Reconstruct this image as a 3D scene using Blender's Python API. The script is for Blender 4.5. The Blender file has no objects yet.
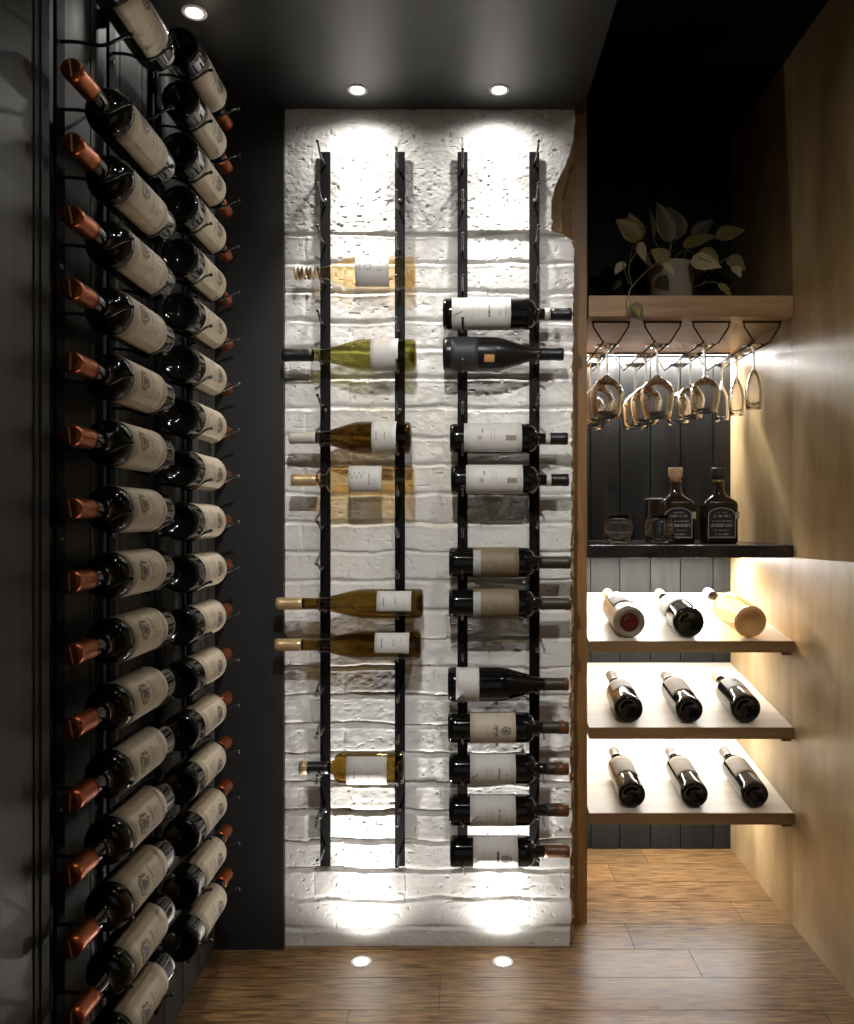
import bpy, bmesh, math, random
import numpy as np
from mathutils import Vector, Matrix, Euler
from mathutils import noise as mnoise

random.seed(7)
SC = bpy.context.scene
COL = SC.collection
PI = math.pi

# ------------------------------------------------------------------ camera
CAMZ = 1.11
F = 780.0                                   # focal length in pixels of the 854 x 1024 frame
cam_d = bpy.data.cameras.new('camera')
cam = bpy.data.objects.new('camera', cam_d)
COL.objects.link(cam)
cam.location = (0, 0, CAMZ)
cam.rotation_euler = (PI / 2, 0, 0)
cam_d.sensor_fit = 'AUTO'
cam_d.sensor_width = 36.0
cam_d.lens = F / 1024 * 36.0
cam_d.shift_x = -34 / 1024
cam_d.shift_y = 7 / 1024
cam_d.clip_start = 0.02
SC.camera = cam

# ------------------------------------------------------------------ exposure, world
SC.view_settings.view_transform = 'Standard'
SC.view_settings.look = 'None'
SC.view_settings.gamma = 1.0
SC.view_settings.use_curve_mapping = False
SC.view_settings.exposure = 0.0
W = bpy.data.worlds.new('world')
SC.world = W
W.use_nodes = True
W.node_tree.nodes['Background'].inputs[0].default_value = (0.92, 0.95, 1.0, 1)
W.node_tree.nodes['Background'].inputs[1].default_value = 0.16
SC.cycles.max_bounces = 18
SC.cycles.transparent_max_bounces = 32
SC.cycles.transmission_bounces = 16
SC.cycles.sample_clamp_indirect = 4.0
SC.cycles.use_denoising = True

# lamp powers (W)
P_CEIL, P_CEIL_SPILL, P_FLOOR, P_FLOOR_SPILL, P_RACK, P_ROOM_FILL, P_HIGH_FILL = 30.0, 6.5, 28.0, 5.0, 4.6, 68.0, 31.0
P_STRIP_GLASS, P_STRIP_A, P_STRIP_B, P_STRIP_C, P_STRIP_D = 14.0, 11.0, 4.0, 4.0, 5.0
WARM = (1.0, 0.93, 0.84)
NEUT = (1.0, 0.965, 0.92)
COOL = (1.0, 0.98, 0.95)

# key planes
YB = 2.028            # brick face
XL = -0.634           # left wall face
XR = 0.907            # right wall face
YN = 2.624            # back of the niche
ZC = 2.173            # low ceiling
ZH = 2.39             # high ceiling
YS = 2.125            # front of the shelves


def spot(name, loc, power, size_deg, blend=0.8, radius=0.02, aim=(0, 0, -1), color=NEUT, parent=None):
    l = bpy.data.lights.new(name, 'SPOT')
    l.energy = power
    l.spot_size = math.radians(size_deg)
    l.spot_blend = blend
    l.shadow_soft_size = radius
    l.color = color
    o = bpy.data.objects.new(name, l)
    COL.objects.link(o)
    o.location = loc
    o.rotation_euler = Vector(aim).to_track_quat('-Z', 'Y').to_euler()
    if parent:
        o.parent = parent
    return o


def strip_light(name, loc, sx, sy, power, aim, color=WARM, spread=180, parent=None):
    l = bpy.data.lights.new(name, 'AREA')
    l.shape = 'RECTANGLE'
    l.size = sx
    l.size_y = sy
    l.energy = power
    l.color = color
    l.spread = math.radians(spread)
    o = bpy.data.objects.new(name, l)
    COL.objects.link(o)
    o.location = loc
    o.rotation_euler = Vector(aim).to_track_quat('-Z', 'Y').to_euler()
    if parent:
        o.parent = parent
    return o


# ------------------------------------------------------------------ materials
MATS = {}


def principled(name, color, rough=0.5, metal=0.0, spec=0.5, coat=0.0, emission=None, estr=0.0, alpha=1.0):
    if name in MATS:
        return MATS[name]
    m = bpy.data.materials.new(name)
    m.use_nodes = True
    b = m.node_tree.nodes['Principled BSDF']
    b.inputs['Base Color'].default_value = (*color, 1)
    b.inputs['Roughness'].default_value = rough
    b.inputs['Metallic'].default_value = metal
    b.inputs['Specular IOR Level'].default_value = spec
    b.inputs['Coat Weight'].default_value = coat
    if emission:
        b.inputs['Emission Color'].default_value = (*emission, 1)
        b.inputs['Emission Strength'].default_value = estr
    MATS[name] = m
    return m


def N(m, kind, **kw):
    n = m.node_tree.nodes.new(kind)
    for k, v in kw.items():
        setattr(n, k, v)
    return n


def noisy(name, c1, c2, scale=(1, 1, 1), nscale=6.0, rough=(0.4, 0.6), bump=0.1, bdist=0.002, detail=6, metal=0.0,
          spec=0.5, extra=None, lo=0.3, hi=0.7):
    """Two colours mixed by stretched object-space noise, with bump from the same noise."""
    if name in MATS:
        return MATS[name]
    m = principled(name, c1, rough[0], metal, spec)
    nt = m.node_tree
    L = nt.links
    b = nt.nodes['Principled BSDF']
    tc = N(m, 'ShaderNodeTexCoord')
    mp = N(m, 'ShaderNodeMapping')
    mp.inputs['Scale'].default_value = scale
    L.new(tc.outputs['Object'], mp.inputs[0])
    no = N(m, 'ShaderNodeTexNoise')
    no.inputs['Scale'].default_value = nscale
    no.inputs['Detail'].default_value = detail
    no.inputs['Roughness'].default_value = 0.6
    L.new(mp.outputs[0], no.inputs['Vector'])
    r = N(m, 'ShaderNodeValToRGB')
    r.color_ramp.elements[0].position = lo
    r.color_ramp.elements[1].position = hi
    r.color_ramp.elements[0].color = (*c1, 1)
    r.color_ramp.elements[1].color = (*c2, 1)
    L.new(no.outputs['Fac'], r.inputs[0])
    out = r.outputs[0]
    if extra is not None:                   # per-face tint attribute
        at = N(m, 'ShaderNodeAttribute')
        at.attribute_name = extra
        mx = N(m, 'ShaderNodeMix', data_type='RGBA', blend_type='MULTIPLY')
        mx.inputs[0].default_value = 1.0
        L.new(out, mx.inputs[6])
        L.new(at.outputs['Color'], mx.inputs[7])
        out = mx.outputs[2]
    L.new(out, b.inputs['Base Color'])
    mr = N(m, 'ShaderNodeMapRange')
    mr.inputs['To Min'].default_value = rough[0]
    mr.inputs['To Max'].default_value = rough[1]
    L.new(no.outputs['Fac'], mr.inputs['Value'])
    L.new(mr.outputs[0], b.inputs['Roughness'])
    bu = N(m, 'ShaderNodeBump')
    bu.inputs['Strength'].default_value = bump
    bu.inputs['Distance'].default_value = bdist
    L.new(no.outputs['Fac'], bu.inputs['Height'])
    L.new(bu.outputs[0], b.inputs['Normal'])
    return m


def clear_glass(name, tint, ior=1.5, rough=0.0):
    """Tinted see-through glass: transparent body under a Fresnel reflection."""
    if name in MATS:
        return MATS[name]
    m = bpy.data.materials.new(name)
    m.use_nodes = True
    nt = m.node_tree
    nt.nodes.clear()
    out = N(m, 'ShaderNodeOutputMaterial')
    tr = N(m, 'ShaderNodeBsdfTransparent')
    tr.inputs[0].default_value = (*tint, 1)
    gl = N(m, 'ShaderNodeBsdfGlossy')
    gl.inputs['Roughness'].default_value = rough
    gl.inputs[0].default_value = (1, 1, 1, 1)
    fr = N(m, 'ShaderNodeFresnel')
    # the same reflection on the inside of the wall as on the outside
    ge = N(m, 'ShaderNodeNewGeometry')
    mr = N(m, 'ShaderNodeMapRange')
    mr.inputs['To Min'].default_value = ior
    mr.inputs['To Max'].default_value = 1.0 / ior
    nt.links.new(ge.outputs['Backfacing'], mr.inputs['Value'])
    nt.links.new(mr.outputs[0], fr.inputs[0])
    mx = N(m, 'ShaderNodeMixShader')
    nt.links.new(fr.outputs[0], mx.inputs[0])
    nt.links.new(tr.outputs[0], mx.inputs[1])
    nt.links.new(gl.outputs[0], mx.inputs[2])
    nt.links.new(mx.outputs[0], out.inputs[0])
    MATS[name] = m
    return m


M_DARKGLASS = principled('dark_bottle_glass', (0.0045, 0.0045, 0.004), 0.07, spec=0.6)
M_BLACKGLASS = principled('black_matte_glass', (0.012, 0.011, 0.011), 0.28, spec=0.4)
M_GREENDARK = principled('green_black_glass', (0.006, 0.008, 0.003), 0.08, spec=0.6)
M_ROSE = clear_glass('pale_rose_wine_glass', (0.99, 0.87, 0.66))
M_STRAW = clear_glass('straw_wine_glass', (0.95, 0.83, 0.60))
M_OLIVE = clear_glass('olive_wine_glass', (0.52, 0.50, 0.24))
M_BROWNG = clear_glass('brown_wine_glass', (0.31, 0.215, 0.08))
M_AMBER = clear_glass('amber_wine_glass', (0.42, 0.315, 0.12))
M_ORANGE = clear_glass('orange_wine_glass', (1.0, 0.95, 0.88))
M_FROST = noisy('frosted_beige_glass', (0.21, 0.18, 0.12), (0.27, 0.235, 0.165), nscale=8, rough=(0.25, 0.4), bump=0)
M_CRYSTAL = principled('crystal_glass', (1, 1, 1), 0.0)
M_CRYSTAL.node_tree.nodes['Principled BSDF'].inputs['Transmission Weight'].default_value = 1.0
M_CRYSTAL.node_tree.nodes['Principled BSDF'].inputs['IOR'].default_value = 1.5
M_WHISKY = clear_glass('whisky_glass', (0.16, 0.13, 0.10))
M_COPPER = noisy('copper_capsule', (0.30, 0.068, 0.018), (0.42, 0.115, 0.034), nscale=60, rough=(0.24, 0.36), bump=0.25,
                 bdist=0.0004, metal=0.85)
M_GOLD = noisy('gold_capsule', (0.72, 0.50, 0.26), (0.85, 0.64, 0.36), nscale=40, rough=(0.25, 0.4), bump=0.1,
               bdist=0.0004, metal=0.5)
M_CAPBLACK = principled('black_capsule', (0.012, 0.012, 0.013), 0.35)
M_CAPOLIVE = noisy('olive_capsule', (0.035, 0.030, 0.014), (0.06, 0.05, 0.022), nscale=50, rough=(0.4, 0.5), bump=0.05)
M_CAPRED = noisy('red_brown_capsule', (0.12, 0.042, 0.014), (0.19, 0.075, 0.026), nscale=80, rough=(0.3, 0.45), bump=0.1)
M_CAPWHITE = principled('pale_capsule', (0.62, 0.58, 0.52), 0.4)
M_PAPER = noisy('cream_label_paper', (0.47, 0.40, 0.29), (0.57, 0.49, 0.37), nscale=30, rough=(0.6, 0.75), bump=0.05)
M_PAPERW = noisy('white_label_paper', (0.66, 0.645, 0.61), (0.74, 0.72, 0.69), nscale=30, rough=(0.55, 0.7), bump=0.05)
M_PAPERB = noisy('beige_label_paper', (0.56, 0.49, 0.38), (0.63, 0.56, 0.45), nscale=30, rough=(0.55, 0.7), bump=0.05)
M_PAPERT = noisy('tan_label_paper', (0.20, 0.155, 0.09), (0.25, 0.20, 0.12), nscale=30, rough=(0.5, 0.65), bump=0.05)
M_PAPERD = noisy('charcoal_label_paper', (0.035, 0.035, 0.036), (0.045, 0.045, 0.046), nscale=30, rough=(0.5, 0.6), bump=0)
M_PAPERG = noisy('grey_label_paper', (0.36, 0.34, 0.30), (0.43, 0.41, 0.37), nscale=30, rough=(0.6, 0.75), bump=0.05)
M_PAPERS = noisy('aged_label_paper', (0.20, 0.165, 0.115), (0.26, 0.22, 0.16), nscale=30, rough=(0.6, 0.75), bump=0.05)
M_INK = principled('grey_ink', (0.13, 0.115, 0.10), 0.6)
M_INKB = principled('brown_ink', (0.17, 0.115, 0.055), 0.55)
M_INKL = principled('pale_ink', (0.33, 0.29, 0.22), 0.6)
M_INKW = principled('white_ink', (0.42, 0.42, 0.42), 0.6)
M_ORANGEL = principled('orange_sticker', (0.62, 0.34, 0.13), 0.5)
M_IRON = noisy('black_iron', (0.005, 0.005, 0.005), (0.008, 0.008, 0.008), nscale=30, rough=(0.45, 0.6), bump=0.1,
               bdist=0.0005, spec=0.12)
M_PEG = principled('black_satin_rod', (0.02, 0.02, 0.021), 0.25, spec=0.8)
M_SCREW = principled('steel_screw', (0.25, 0.25, 0.25), 0.3, metal=0.9)
M_WHITEMETAL = principled('lamp_rim', (0.8, 0.8, 0.8), 0.35)
M_LAMP = principled('lamp_glow', (1, 1, 1), 0.5, emission=(1, 0.97, 0.93), estr=14.0)
M_LED = principled('led_glow', (1, 1, 1), 0.5, emission=(1, 0.95, 0.88), estr=5.0)
M_BLACKWALL = noisy('charcoal_wall_paint', (0.023, 0.0235, 0.024), (0.030, 0.0305, 0.031), nscale=3, rough=(0.5, 0.6),
                    bump=0.05, spec=0.35)
M_CEIL = noisy('charcoal_ceiling_paint', (0.017, 0.0175, 0.018), (0.021, 0.0215, 0.022), nscale=3, rough=(0.34, 0.42),
               bump=0.03, spec=0.5)
M_CEILHI = principled('black_ceiling_paint', (0.003, 0.003, 0.003), 0.6, spec=0.2)
M_BOARD = noisy('dark_stained_boards', (0.030, 0.030, 0.029), (0.115, 0.113, 0.108), scale=(9, 9, 0.8), nscale=5,
                rough=(0.4, 0.6), bump=0.35, bdist=0.001, spec=0.4, extra='tint')
M_NICHE = noisy('black_stained_boards', (0.0095, 0.0098, 0.0095), (0.018, 0.0175, 0.0165), scale=(9, 9, 0.9), nscale=5,
                rough=(0.45, 0.6), bump=0.3, bdist=0.0008, spec=0.16, extra='tint')
M_NEARWALL = noisy('dark_wood_panel', (0.009, 0.009, 0.008), (0.038, 0.037, 0.034), scale=(9, 14, 0.45), nscale=5,
                   rough=(0.35, 0.5), bump=0.25, bdist=0.001, spec=0.4)
M_STONE = noisy('dark_stone', (0.008, 0.008, 0.008), (0.028, 0.025, 0.022), nscale=20, rough=(0.15, 0.3), bump=0.05,
                spec=0.5)


def oak(name, c1, c2, scale, rough, bump=0.25, nscale=4.0, spec=0.5, extra=None):
    m = noisy(name, c1, c2, scale=scale, nscale=nscale, rough=rough, bump=bump, bdist=0.0012, detail=9, spec=spec, lo=0.36,
              hi=0.64, extra=extra)
    return m


M_OAKX = oak('oak_grain_along_shelf', (0.27, 0.145, 0.052), (0.41, 0.235, 0.095), (1.2, 9, 14), (0.35, 0.5))
M_SHELF = oak('pale_oak_shelf', (0.58, 0.51, 0.41), (0.66, 0.59, 0.49), (1.0, 9, 14), (0.35, 0.5))
M_OAKZ = oak('oak_grain_upright', (0.23, 0.115, 0.034), (0.34, 0.18, 0.058), (12, 12, 0.9), (0.4, 0.55))
M_OAKSHADED = oak('oak_shaded', (0.19, 0.11, 0.044), (0.28, 0.17, 0.075), (1.2, 9, 14), (0.4, 0.55))  # darker oak: shade of the unlit shelf fronts painted into the colour
M_FLOOR = oak('oak_floor_planks', (0.070, 0.034, 0.012), (0.31, 0.178, 0.074), (2.4, 24, 1), (0.24, 0.46), bump=0.5,
              nscale=5.0, extra='tint')

# right wall: satin oak veneer, large cloudy figure
M_VENEER = oak('satin_oak_veneer', (0.31, 0.205, 0.092), (0.53, 0.38, 0.20), (0.5, 2.2, 0.8), (0.27, 0.42), bump=0.35, nscale=2.6,
               spec=0.5, extra='tint')


# ------------------------------------------------------------------ mesh helpers
def link(name, bm, mat, parent=None, smooth=False, bevel=0.0):
    me = bpy.data.meshes.new(name)
    bm.to_mesh(me)
    bm.free()
    mats = mat if isinstance(mat, (list, tuple)) else [mat]
    for m in mats:
        me.materials.append(m)
    if smooth:
        me.polygons.foreach_set('use_smooth', [True] * len(me.polygons))
        me.update()
    o = bpy.data.objects.new(name, me)
    COL.objects.link(o)
    if parent:
        o.parent = parent
    if bevel:
        md = o.modifiers.new('bevel', 'BEVEL')
        md.width = bevel
        md.segments = 2
        md.limit_method = 'ANGLE'
    return o


def thing(name, label, cat, loc=(0, 0, 0), group=None, rot=None):
    o = bpy.data.objects.new(name, None)
    COL.objects.link(o)
    o.empty_display_size = 0.05
    if rot is not None:
        o.matrix_world = Matrix.Translation(loc) @ rot.to_4x4()
    else:
        o.location = loc
    o['label'] = label
    o['category'] = cat
    if group:
        o['group'] = group
    return o


def struct(o):
    o['kind'] = 'structure'
    return o


def bx(bm, x0, x1, y0, y1, z0, z1, mi=0):
    vs = [bm.verts.new(p) for p in ((x0, y0, z0), (x1, y0, z0), (x1, y1, z0), (x0, y1, z0),
                                    (x0, y0, z1), (x1, y0, z1), (x1, y1, z1), (x0, y1, z1))]
    fs = []
    for f in ((0, 3, 2, 1), (4, 5, 6, 7), (0, 1, 5, 4), (1, 2, 6, 5), (2, 3, 7, 6), (3, 0, 4, 7)):
        fc = bm.faces.new([vs[i] for i in f])
        fc.material_index = mi
        fs.append(fc)
    return fs


def box(name, x0, x1, y0, y1, z0, z1, mat, parent=None, bevel=0.0):
    bm = bmesh.new()
    bx(bm, x0, x1, y0, y1, z0, z1)
    return link(name, bm, mat, parent, bevel=bevel)


def tube(bm, pts, r, seg=8, rr=None, ball=0.0):
    """Round rod through pts; rr = list of radii."""
    pts = [Vector(p) for p in pts]
    n = len(pts)
    rings = []
    prev = None
    for i, p in enumerate(pts):
        t = (pts[min(i + 1, n - 1)] - pts[max(i - 1, 0)]).normalized()
        if prev is None:
            a = Vector((0, 0, 1)) if abs(t.z) < 0.9 else Vector((1, 0, 0))
            u = t.cross(a).normalized()
        else:
            u = (prev - t * prev.dot(t)).normalized()
        prev = u
        v = t.cross(u)
        ri = rr[i] if rr else r
        rings.append([bm.verts.new(p + (u * math.cos(2 * PI * k / seg) + v * math.sin(2 * PI * k / seg)) * ri)
                      for k in range(seg)])
    for i in range(n - 1):
        for k in range(seg):
            bm.faces.new((rings[i][k], rings[i][(k + 1) % seg], rings[i + 1][(k + 1) % seg], rings[i + 1][k]))
    bm.faces.new(list(reversed(rings[0])))
    bm.faces.new(rings[-1])
    if ball:
        bmesh.ops.create_uvsphere(bm, u_segments=10, v_segments=6, radius=ball, matrix=Matrix.Translation(pts[-1]))


def lathe(bm, prof, seg=40, sq=None):
    """prof: list of (r, z); r=0 ends close to a point. sq=(sx, sy): scale of the section."""
    sx, sy = sq or (1, 1)
    rings = []
    for r, z in prof:
        if r < 1e-6:
            rings.append([bm.verts.new((0, 0, z))])
        else:
            rings.append([bm.verts.new((r * sx * math.cos(2 * PI * k / seg), r * sy * math.sin(2 * PI * k / seg), z))
                          for k in range(seg)])
    for a, b in zip(rings[:-1], rings[1:]):
        for k in range(seg):
            k2 = (k + 1) % seg
            if len(a) == 1 and len(b) == 1:
                continue
            if len(a) == 1:
                bm.faces.new((a[0], b[k2], b[k]))
            elif len(b) == 1:
                bm.faces.new((a[k], a[k2], b[0]))
            else:
                bm.faces.new((a[k], a[k2], b[k2], b[k]))


def smoothstep(t):
    t = max(0.0, min(1.0, t))
    return t * t * (3 - 2 * t)


def bottle_profile(R, rn, L, zb, zs, kind):
    """r(z) of the outside from base to lip; zb = top of the straight body, zs = where the neck begins."""
    p = [(0.0, 0.020), (R * 0.3, 0.016), (R * 0.62, 0.005), (R * 0.80, 0.0006), (R * 0.88, 0.0), (R * 0.96, 0.0025),
         (R, 0.009), (R, 0.02)]
    for i in range(1, 6):
        p.append((R, 0.02 + (zb - 0.02) * i / 5))
    n = 14
    for i in range(1, n + 1):
        t = i / n
        if kind == 'bordeaux':            # round shoulder, then a short concave curve into the neck
            if t < 0.62:
                a = t / 0.62
                r = rn + (R - rn) * (1 - 0.80 * (1 - math.sqrt(max(0, 1 - a * a))) )
            else:
                a = (t - 0.62) / 0.38
                r0 = rn + (R - rn) * 0.20
                r = rn + (r0 - rn) * (1 - a) ** 2
        else:                              # long sloping shoulder
            r = rn + (R - rn) * (1 - smoothstep(t) ** 0.9)
        p.append((r, zb + (zs - zb) * t))
    p += [(rn * 0.99, (zs + L) / 2), (rn * 0.97, L - 0.014), (rn * 1.02, L - 0.013), (rn * 1.03, L - 0.008),
          (rn * 1.0, L - 0.001), (rn * 0.9, L), (0, L)]
    return p


def prof_r(prof, z):
    for (r0, z0), (r1, z1) in zip(prof[8:-1], prof[9:]):
        if z0 <= z <= z1 and z1 > z0:
            return r0 + (r1 - r0) * (z - z0) / (z1 - z0)
    return prof[10][0] if z < prof[12][1] else prof[-4][0]


def patch(bm, rf, a0, a1, z0, z1, lift, nz=4, mi=0, thick=0.0004):
    """A closed curved sheet wrapped on a bottle: rf(z) radius, angles in radians."""
    na = max(3, int(abs(a1 - a0) / 0.12))
    def ring(l):
        return [[bm.verts.new(((rf(z) + l) * math.cos(a), (rf(z) + l) * math.sin(a), z))
                 for a in [a0 + (a1 - a0) * i / na for i in range(na + 1)]]
                for z in [z0 + (z1 - z0) * j / nz for j in range(nz + 1)]]
    o = ring(lift + thick)
    n = ring(lift)
    for j in range(nz):
        for i in range(na):
            bm.faces.new((o[j][i], o[j][i + 1], o[j + 1][i + 1], o[j + 1][i])).material_index = mi
            bm.faces.new((n[j][i], n[j + 1][i], n[j + 1][i + 1], n[j][i + 1])).material_index = mi
    for i in range(na):
        bm.faces.new((o[0][i], n[0][i], n[0][i + 1], o[0][i + 1])).material_index = mi
        bm.faces.new((o[nz][i], o[nz][i + 1], n[nz][i + 1], n[nz][i])).material_index = mi
    for j in range(nz):
        bm.faces.new((o[j][0], o[j + 1][0], n[j + 1][0], n[j][0])).material_index = mi
        bm.faces.new((o[j][na], n[j][na], n[j + 1][na], o[j + 1][na])).material_index = mi


def ink_quad(bm, rf, R, a_c, u0, u1, z0, z1, lift, mi=0):
    n = max(1, int(abs(u1 - u0) / 0.004))
    c = []
    for i in range(n + 1):
        a = a_c + (u0 + (u1 - u0) * i / n) / R
        c.append([bm.verts.new(((rf(z) + lift) * math.cos(a), (rf(z) + lift) * math.sin(a), z)) for z in (z0, z1)])
    for i in range(n):
        bm.faces.new((c[i][0], c[i + 1][0], c[i + 1][1], c[i][1])).material_index = mi


def ink_poly(bm, rf, R, a_c, pts, lift, mi=0):
    vs = []
    for u, z in pts:
        a = a_c + u / R
        vs.append(bm.verts.new(((rf(z) + lift) * math.cos(a), (rf(z) + lift) * math.sin(a), z)))
    bm.faces.new(vs).material_index = mi


def text_line(bm, rf, R, a_c, u0, u1, z, h, lift, rng, mi=0, gap=0.35):
    """A row of small unreadable strokes, the look of small print."""
    u = u0
    while u < u1:
        w = rng.uniform(0.0006, 0.0016)
        if rng.random() > gap * 0.5:
            hh = h * rng.uniform(0.65, 1.0)
            ink_quad(bm, rf, R, a_c, u, min(u + w, u1), z, z + hh, lift, mi)
        u += w + rng.uniform(0.0003, 0.0009)


def ink_ring(bm, rf, R, a_c, uc, zc, ru, rz, w, lift, mi=0, n=20):
    for i in range(n):
        t0, t1 = 2 * PI * i / n, 2 * PI * (i + 1) / n
        ink_poly(bm, rf, R, a_c, [(uc + ru * math.cos(t0), zc + rz * math.sin(t0)),
                                  (uc + ru * math.cos(t1), zc + rz * math.sin(t1)),
                                  (uc + (ru - w) * math.cos(t1), zc + (rz - w) * math.sin(t1)),
                                  (uc + (ru - w) * math.cos(t0), zc + (rz - w) * math.sin(t0))], lift, mi)


def crest(bm, rf, R, a_c, uc, zc, s, lift, rng, mi=0, mi2=None):
    """An engraved crest: oval of foliage strokes around a shield."""
    mi2 = mi if mi2 is None else mi2
    for i in range(26):
        t = 2 * PI * i / 26
        rr = s * rng.uniform(0.72, 1.0)
        cu, cz = uc + rr * 0.85 * math.cos(t), zc + rr * math.sin(t)
        w, h = s * rng.uniform(0.10, 0.2), s * rng.uniform(0.10, 0.22)
        ink_poly(bm, rf, R, a_c, [(cu - w, cz), (cu, cz - h), (cu + w, cz), (cu, cz + h)], lift + 0.00002 * (i % 3), mi2)
    for k in range(8):
        y0, y1 = -0.6 + k * 0.13125, -0.6 + (k + 1) * 0.13125
        hw = 0.42 * min(1.0, 0.25 + 1.25 * (k + 0.5) / 8 * 1.3)
        ink_quad(bm, rf, R, a_c, uc - hw * s, uc + hw * s, zc + y0 * s, zc + (y1 - 0.02) * s, lift + 0.00008, mi)
    for k in range(3):
        ink_quad(bm, rf, R, a_c, uc - s * 0.6, uc + s * 0.6, zc + s * (0.62 + 0.14 * k), zc + s * (0.68 + 0.14 * k), lift + 0.0001, mi)


# ------------------------------------------------------------------ the setting
# floor planks running left to right
def build_floor():
    bm = bmesh.new()
    lay = bm.loops.layers.color.new('tint')
    rng = random.Random(3)
    y = 1.763 - 0.125 * 28
    joints = {1.890: [0.586, -0.60], 2.015: [0.4495], 1.763: [-0.05], 2.138: [0.78, -0.3]}
    while y < YN + 0.06:
        js = None
        for k in joints:
            if abs(k - y) < 0.01:
                js = sorted(joints[k])
        if js is None:
            js = sorted([rng.uniform(-0.5, 0.1), rng.uniform(0.3, 0.85)])
        edges = [XL - 0.05] + js + [XR + 0.05]
        for a, b in zip(edges[:-1], edges[1:]):
            t = rng.uniform(0.9, 1.1)
            w = rng.uniform(-0.03, 0.03)
            for f in bx(bm, a + 0.0008, b - 0.0008, y + 0.0008, y + 0.1242, -0.02, 0):
                for l in f.loops:
                    l[lay] = (t * (1 + w), t, t * (1 - w), 1)
        y += 0.125
    bx_f = bx(bm, XL - 0.05, XR + 0.05, 1.763 - 0.125 * 28, YN + 0.06, -0.04, -0.003)
    for f in bx_f:
        for l in f.loops:
            l[lay] = (0.12, 0.10, 0.08, 1)
    return struct(link('floor', bm, M_FLOOR))


build_floor()
Y0 = -1.7
struct(box('ceiling', XL, 0.3195, Y0, 2.05, ZC, ZC + 0.3, M_CEIL))
struct(box('ceiling_high', 0.25, XR + 0.05, Y0, YN + 0.06, ZH, ZH + 0.05, M_CEILHI))


def boards(name, axis, a0, a1, edges, face, depth, z0, z1, mat, gap=0.003, seed=1, sign=1, vary=0.3):
    """Upright boards; axis 'y': boards step along y on a plane x=face; axis 'x': along x on a plane y=face."""
    bm = bmesh.new()
    lay = bm.loops.layers.color.new('tint')
    rng = random.Random(seed)
    for e0, e1 in zip(edges[:-1], edges[1:]):
        t = rng.uniform(1 - vary, 1 + vary)
        if axis == 'y':
            fs = bx(bm, min(face, face + sign * depth), max(face, face + sign * depth), e0 + gap / 2, e1 - gap / 2, z0, z1)
        else:
            fs = bx(bm, e0 + gap / 2, e1 - gap / 2, min(face, face + sign * depth), max(face, face + sign * depth), z0, z1)
        for f in fs:
            for l in f.loops:
                l[lay] = (t, t, t, 1)
    if axis == 'y':
        fs = bx(bm, min(face + sign * 0.006, face + sign * 0.03), max(face + sign * 0.006, face + sign * 0.03), a0, a1, z0, z1)
    else:
        fs = bx(bm, a0, a1, min(face + sign * 0.006, face + sign * 0.03), max(face + sign * 0.006, face + sign * 0.03), z0, z1)
    for f in fs:
        for l in f.loops:
            l[lay] = (0.3, 0.3, 0.3, 1)
    return struct(link(name, bm, mat))


ye = [1.12]
rr_ = random.Random(5)
while ye[-1] < 2.0:
    ye.append(ye[-1] + rr_.choice((0.072, 0.10, 0.115)))
ye[-1] = 2.01
boards('wall_left', 'y', 1.10, 2.01, ye, XL, 0.02, 0, ZC, M_BOARD, gap=0.004, seed=4, sign=-1)
struct(box('wall_left_near', XL - 0.03, -0.592, Y0, 1.079, 0, ZC, M_NEARWALL))
bm = bmesh.new()
bx(bm, XL - 0.03, -0.590, 1.0795, 1.119, 0, ZC)
bx(bm, -0.590, -0.5875, 1.0925, 1.098, 0, ZC)
struct(link('trim_1', bm, M_BLACKWALL, bevel=0.001))
# charcoal return between the rack wall and the brick
struct(box('wall_back_left', XL - 0.02, -0.4574, 2.010, 2.09, 0, ZC, M_BLACKWALL))

# niche
nx = [0.3475, 0.436, 0.534, 0.637, 0.738, 0.848, 0.912]
boards('wall_niche', 'x', 0.3475, 0.912, nx, YN, 0.02, 0, ZH, M_NICHE, gap=0.0035, seed=9, sign=1, vary=0.08)
struct(box('wall_niche_side', 0.303, 0.347, 2.145, YN - 0.001, 0, ZH, M_OAKZ, bevel=0.0012))
# right wall: two veneer panels meeting at the shelf line
bm = bmesh.new()
lay = bm.loops.layers.color.new('tint')
for (a, b, t) in ((Y0, 0.93, 1.0), (0.932, 2.136, 1.02), (2.1375, YN + 0.02, 0.93)):
    for f in bx(bm, XR, XR + 0.03, a, b, 0, ZH):
        for l in f.loops:
            l[lay] = (t, t, t, 1)
struct(link('wall_right', bm, M_VENEER))


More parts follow.
